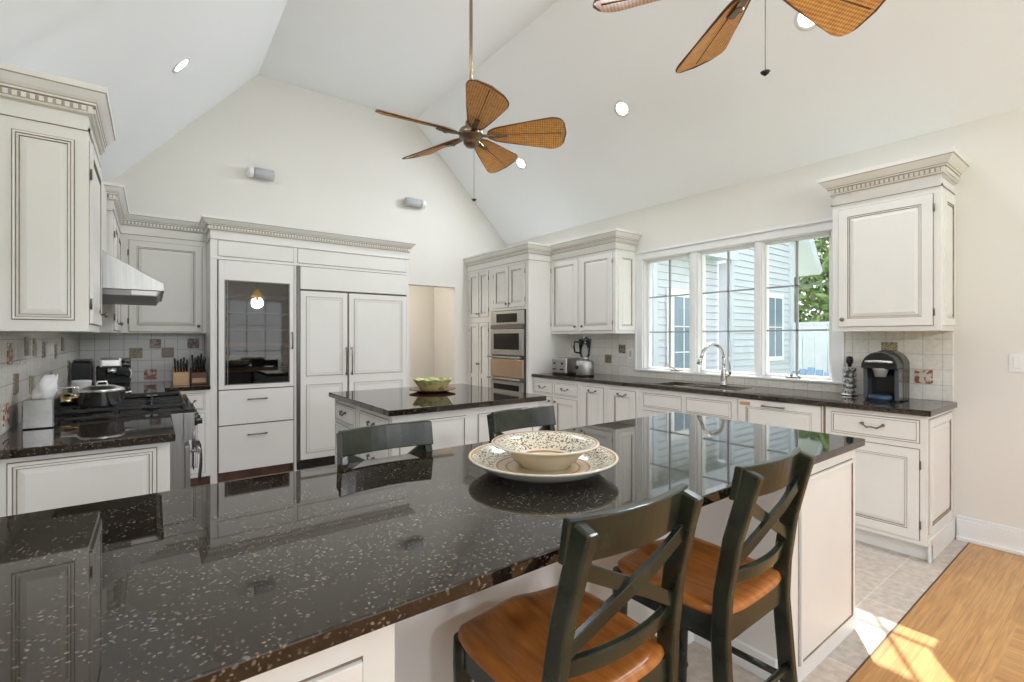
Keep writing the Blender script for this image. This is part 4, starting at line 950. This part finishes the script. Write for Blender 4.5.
# blender
bd_ = thing('blender', (3.93, 3.85, CT), 'stainless steel blender with clear jug and black lid right of the toaster', 'blender')
bc = (3.93, 3.85, CT)
m = M(); m.lathe([(.098,0),(.102,.01),(.104,.10),(.100,.16),(.085,.178),(0,.18)], bc, 28); m.build('motor_base', STEEL, bd_)
m = M(); m.lathe([(.100,0),(.106,.002),(.106,.018),(.100,.02)], bc, 28); m.build('base_ring', BLACK, bd_)
m = M(); m.lathe([(.022,0),(.022,-.006),(.012,-.010),(0,-.010)], (3.826,3.87,CT+.10), 16, 0, 'x'); m.build('dial', BLACK, bd_)
m = M(); m.lathe([(.045,.18),(.048,.215),(.060,.25),(.072,.40),(.069,.40),(.057,.25),(.04,.218)], bc, 24, caps=False); m.build('jug', JGLASS, bd_)
m = M(); m.lathe([(.05,.178),(.052,.21),(.048,.215)], bc, 24); m.build('collar', STEEL, bd_)
m = M(); m.lathe([(.073,.40),(.075,.415),(.05,.425),(.03,.43),(.028,.445),(0,.446)], bc, 24); m.build('lid', BLACK, bd_)
m = M(); m.tube([(3.90,3.915,CT+.385),(3.88,3.96,CT+.39),(3.875,3.97,CT+.33),(3.88,3.96,CT+.27),(3.90,3.91,CT+.26)], .011, 10); m.build('handle', BLACK, bd_)
# tissue box
tb = thing('tissue_box', (-.44, 3.26, CT), 'silver metal tissue box with a white tissue on the far left counter', 'tissue box')
m = M(); m.box(-.488, -.378, 3.14, 3.36, CT, CT+.138); m.build('cover', noisecol('brushed pewter', (.32,.32,.32), (.55,.55,.55), 5, .2, 1), tb, .006)
m = M(); rs = []
for j in range(7):
    s_ = j/6; rs.append([(-.433+(.035+.018*s_-.03*s_**3)*cos(a)+.03*s_+.006*sin(3*a+j), 3.25+(.055+.02*s_-.05*s_**3)*sin(a)+.008*cos(4*a+j), CT+.134+.105*s_+.012*sin(2*a)*s_) for a in [2*pi*i/16 for i in range(16)]])
m.rings(rs, 0, True); m.build('tissue', mat('white tissue', (.82,.82,.82), .9), tb)
# pots on the range
po = thing('casserole_pot', (-.15, 3.60, .9545), 'shiny steel lidded casserole pot on the near burner of the range', 'pot')
c = (-.235, 3.63, .956)
m = M(); m.lathe([(0,0),(.085,0),(.097,.008),(.105,.082),(.109,.084),(.106,.086)], c, 30); m.build('pot_body', CHROME, po)
m = M(); m.lathe([(.109,.086),(.100,.096),(.06,.112),(.02,.118),(0,.119)], c, 30); ld = m.build('lid', CHROME, po)
m = M(); m.tube([(c[0]-.025,c[1],c[2]+.114),(c[0]-.02,c[1],c[2]+.136),(c[0]+.02,c[1],c[2]+.136),(c[0]+.025,c[1],c[2]+.114)], .005, 8); m.build('knob', CHROME, ld)
for s_ in (-1, 1): m = M(); m.tube([(c[0]+s_*.105,c[1]-.03,c[2]+.066),(c[0]+s_*.13,c[1]-.02,c[2]+.070),(c[0]+s_*.13,c[1]+.02,c[2]+.070),(c[0]+s_*.105,c[1]+.03,c[2]+.066)], .005, 8); m.build('handle', CHROME, po)
kt = thing('kettle', (-.30, 3.60, .9545), 'small brass-toned kettle made up for the yellow reflection at the left of the casserole pot', 'kettle')  # made-up kettle in place of a yellow reflection on the pot
c = (-.395, 3.76, .956); m = M(); m.lathe([(0,0),(.055,0),(.068,.012),(.07,.035),(.055,.058),(.03,.068),(0,.07)], c, 24); m.build('pot_body', mat('brass toned reflection metal', (.62,.47,.26), .2, 1), kt)
m = M(); m.tube([(c[0]-.05,c[1],c[2]+.055),(c[0]-.045,c[1],c[2]+.10),(c[0]+.045,c[1],c[2]+.10),(c[0]+.05,c[1],c[2]+.055)], .005, 8); m.build('handle', CHROME, kt)
m = M(); m.tube([(c[0]+.055,c[1]-.02,c[2]+.03),(c[0]+.075,c[1]-.03,c[2]+.05),(c[0]+.082,c[1]-.035,c[2]+.066)], [.012,.009,.007], 10); m.build('spout', CHROME, kt)
# espresso machine
em = thing('espresso_machine', (-.28, 5.15, CT), 'chrome and black espresso machine on the corner counter behind the range', 'coffee machine')
m = M(); m.box(-.37, -.15, 5.02, 5.28, CT, CT+.045); m.build('drip_base', BLACK, em, .006)
m = M(); m.box(-.37, -.15, 5.16, 5.28, CT+.045, CT+.20); m.build('back_housing', BLACK, em, .008)
m = M(); m.box(-.345, -.20, 5.03, 5.28, CT+.185, CT+.27); m.build('top_housing', CHROME, em, .02, 3)
m = M(); m.box(-.20, -.15, 5.05, 5.28, CT+.20, CT+.262); m.build('side_panel', DSTEEL, em, .01, 3)
m = M(); m.lathe([(.036,0),(.036,.05),(.026,.055)], (-.27,5.10,CT+.135), 20); m.build('group_head', CHROME, em)
m = M(); m.tube([(-.27,5.08,CT+.145),(-.22,4.99,CT+.135),(-.15,4.95,CT+.13)], [.013,.011,.015], 10); m.build('portafilter', BLACK, em)
m = M(); m.tube([(-.17,5.05,CT+.20),(-.14,5.01,CT+.15),(-.15,5.0,CT+.07)], .006, 8); m.build('steam_wand', CHROME, em)
for q in (-.19, -.165): m = M(); m.lathe([(.011,0),(.011,-.012),(0,-.014)], (q,5.05,CT+.235), 12, 0, 'y'); m.build('knob', BLACK, em)
cgl = thing('coffee_grinder', (-.46, 5.1, CT), 'black upright box appliance left of the espresso machine', 'appliance')
m = M(); m.box(-.51, -.385, 5.05, 5.25, CT, CT+.245); m.build('body', BLACK, cgl, .012); M().box(-.50, -.395, 5.06, 5.24, CT+.245, CT+.258).build('lid', DSTEEL, cgl, .004)
cn = thing('canister', (-.43, 4.80, CT), 'white ceramic canister in front of the black appliance', 'canister')
m = M(); m.lathe([(0,0),(.045,0),(.052,.01),(.058,.095),(.060,.11),(.054,.11),(.05,.02),(0,.012)], (-.43,4.84,CT), 24); m.build('body', mat('white ceramic', (.75,.75,.74), .15), cn)
# knife blocks
BW = noisecol('light block wood', (.52,.30,.15), (.62,.38,.2), 7, .4, scl=(1,1,8)); BW2 = noisecol('dark block wood', (.10,.045,.03), (.15,.07,.04), 7, .4)
kb = thing('knife_block', (.22, 5.34, CT), 'light wooden knife block full of black-handled knives beside the wine cooler', 'knife block')
m = M(); m.prism([(5.28,0),(5.46,0),(5.46,.16),(5.28,.115)], (.145,0,CT), (0,1,0), (0,0,1), (1,0,0), .12); m.build('block', BW, kb, .004)
k2 = thing('knife_block', (.345, 5.34, CT), 'dark knife and tool holder right of the light wooden knife block', 'knife block')
m = M(); m.prism([(5.28,0),(5.46,0),(5.46,.15),(5.28,.11)], (.28,0,CT), (0,1,0), (0,0,1), (1,0,0), .125); m.build('block', BW2, k2, .004); M().box(.29, .395, 5.268, 5.281, CT+.02, CT+.06).build('front_slat', BW, k2)
for par, x0_, n_, hh in ((kb, .165, 5, .10), (k2, .30, 5, .13)):
    for k in range(n_):
        for r in range(2):
            x = x0_+k*.021; y = 5.31+r*.09; z = CT+.115+r*.03; h = hh*(.75+.3*((k*7+r*3) % 5)/4)
            m = M(); m.tube([(x, y, z-.02), (x, y-.005, z+.02), (x+.003*(k-2), y-.03, z+h)], [.005,.0075,.009], 8, flat=1.4); m.build('knife_handle', BLACK, par)

# ================================================================== OUTSIDE
GRD = noisecol('lawn and paving', (.11,.14,.07), (.16,.19,.10), 1.2, .9)
struct(M().box(WX+.3, 60, -30, 40, -.35, -.30), 'ground', GRD)
struct(M().box(-40, WX+.3, -30, RY-.3, -.35, -.30), 'ground', noisecol('lawn', (.16,.24,.08), (.22,.30,.12), 3, .95))
HW = noisecol('white siding paint', (.54,.575,.63), (.58,.615,.67), 2, .6)
nh = thing('neighbour_house', (9, 7, -.3), 'white clapboard house wing seen through the kitchen window', 'house')
def siding(y, x0_, x1_, z0_, z1_, nm='siding'):
    m = M(); k = int((z1_-z0_)/.135)
    for i in range(k):
        a = z0_+i*.135; b_ = a+.135
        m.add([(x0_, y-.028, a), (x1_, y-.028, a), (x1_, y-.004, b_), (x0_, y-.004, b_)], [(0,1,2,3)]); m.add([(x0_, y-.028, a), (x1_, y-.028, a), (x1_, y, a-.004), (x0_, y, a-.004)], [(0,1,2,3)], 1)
    m.box(x0_, x1_, y, y+.1, z0_, z1_)
    return m.build(nm, [HW, mat('painted lap shadow', (.30,.33,.37), .8)], nh)  # grey lap undersides paint in the shadow lines of the boards
siding(5.25, 4.6, 9.2, -.3, 3.0); siding(5.0, 9.2, 11.85, -.3, 4.1)
m = M(); m.box(4.6, 9.19, 4.85, 5.9, 2.90, 2.98); m.box(4.6, 9.19, 4.82, 4.85, 2.86, 3.16); m.build('porch_soffit', HW, nh)
m = M(); m.box(9.12, 9.22, 4.93, 5.2, -.3, 2.85); m.box(11.75, 11.9, 4.93, 5.08, -.3, 3.5); m.box(6.95, 7.07, 5.15, 5.21, -.3, 2.9); m.build('corner_board', HW, nh)
m = M(); m.prism([(9.2,4.5),(11.3,4.3),(12.6,2.85),(12.75,2.95),(11.5,4.6),(9.2,4.8)], (0,4.65,0), (1,0,0), (0,0,1), (0,1,0), 1.2); m.build('eave', HW, nh)
# its window and glazed door
NG = mat('house window glass', (.20,.27,.33), .06)
m = M(); m.box(10.50, 11.38, 4.93, 4.985, .85, 2.33); wn = m.build('window', WHITE, nh); m = M(); m.box(10.6, 11.28, 4.925, 4.932, .95, 2.23); m.build('glass', NG, wn)
m = M(); m.box(10.93, 10.95, 4.918, 4.925, .95, 2.23); m.box(10.6, 11.28, 4.918, 4.925, 1.58, 1.60); m.build('muntin', WHITE, wn)
m = M(); m.box(7.4, 8.25, 5.15, 5.21, -.3, 2.25); dn = m.build('door', WHITE, nh); m = M(); m.box(7.55, 8.1, 5.14, 5.15, .15, 2.1); m.build('glass', NG, dn)
m = M(); m.box(7.815, 7.835, 5.13, 5.14, .15, 2.1); [m.box(7.55, 8.1, 5.13, 5.14, z, z+.02) for z in (.6, 1.08, 1.55)]; m.build('muntin', WHITE, dn)
# white fence, blue chair, trees
t = thing('garden_fence', (13.5, 4.6, -.3), 'white solid garden fence below the trees outside', 'fence')
m = M(); 
for k in range(24): m.box(14.0, 14.04, -1.0+k*.3, -.715+k*.3, -.3, 1.72)
m.build('boards', HW, t); M().box(13.98, 14.06, -1.0, 6.2, 1.72, 1.78).build('cap_rail', HW, t)
t = thing('garden_chair', (7.3, 2.85, -.3), 'blue slatted garden chair outside the right window pane', 'chair')
m = M()
for k in range(5): m.bar([(7.12, 2.64+k*.105, .1), (7.42, 2.64+k*.105, .93-.03*abs(k-2))], .09, .02, up=(1,0,0))
m.build('backrest', BLUEPL, t)
m = M(); [m.box(6.66+k*.1, 6.75+k*.1, 2.6, 3.1, .05, .07) for k in range(5)]; m.build('seat', BLUEPL, t)
for x in (6.68, 7.25):
    for y in (2.58, 3.12): M().box(x-.02, x+.04, y-.02, y+.02, -.3, .28).build('leg', BLUEPL, t)
for y in (2.56, 3.14): M().box(6.62, 7.35, y-.05, y+.05, .28, .30).build('armrest', BLUEPL, t)
LEAF = noisecol('green leaves', (.10,.19,.045), (.28,.36,.12), 1.5, .6)
BARK = noisecol('bark', (.12,.09,.06), (.2,.15,.1), 5, .9)
def tree(x, y, h, r, lab, nl=5200, seed=1):
    rnd = random.Random(seed); t = thing('tree', (x, y, -.3), lab, 'tree', None)
    m = M()
    blobs = [(x+rnd.uniform(-1,1)*r*.7, y+rnd.uniform(-1,1)*r*.7, h*.5+rnd.uniform(-1,1)*h*.42, r*rnd.uniform(.4,.62)) for _ in range(14)]
    for k in range(nl):
        bx, by, bz, br = blobs[k % 14]; v = Vector((rnd.gauss(0,1), rnd.gauss(0,1), rnd.gauss(0,1))).normalized()*br*rnd.uniform(.75,1.05)
        c = Vector((bx, by, bz))+v; a = Vector((rnd.gauss(0,1), rnd.gauss(0,1), rnd.gauss(0,1))).normalized(); b_ = a.orthogonal().normalized(); s_ = rnd.uniform(.13,.24)
        m.add([c-a*s_, c-b_*s_*.5, c+a*s_, c+b_*s_*.5], [(0,1,2,3)])
    m.build('foliage', LEAF, t); m = M(); m.tube([(x,y,-.3),(x+.1,y,h*.4),(x,y+.1,h*.8)], [.22,.16,.05], 10); m.build('trunk', BARK, t)
tree(19.5, 6.3, 7.5, 3.2, 'tall leafy green tree behind the white house, seen in the right pane', 9500, 3)
tree(22.5, -.6, 6.0, 2.2, 'leafy green tree above the garden fence, right of the white house', 5000, 5)
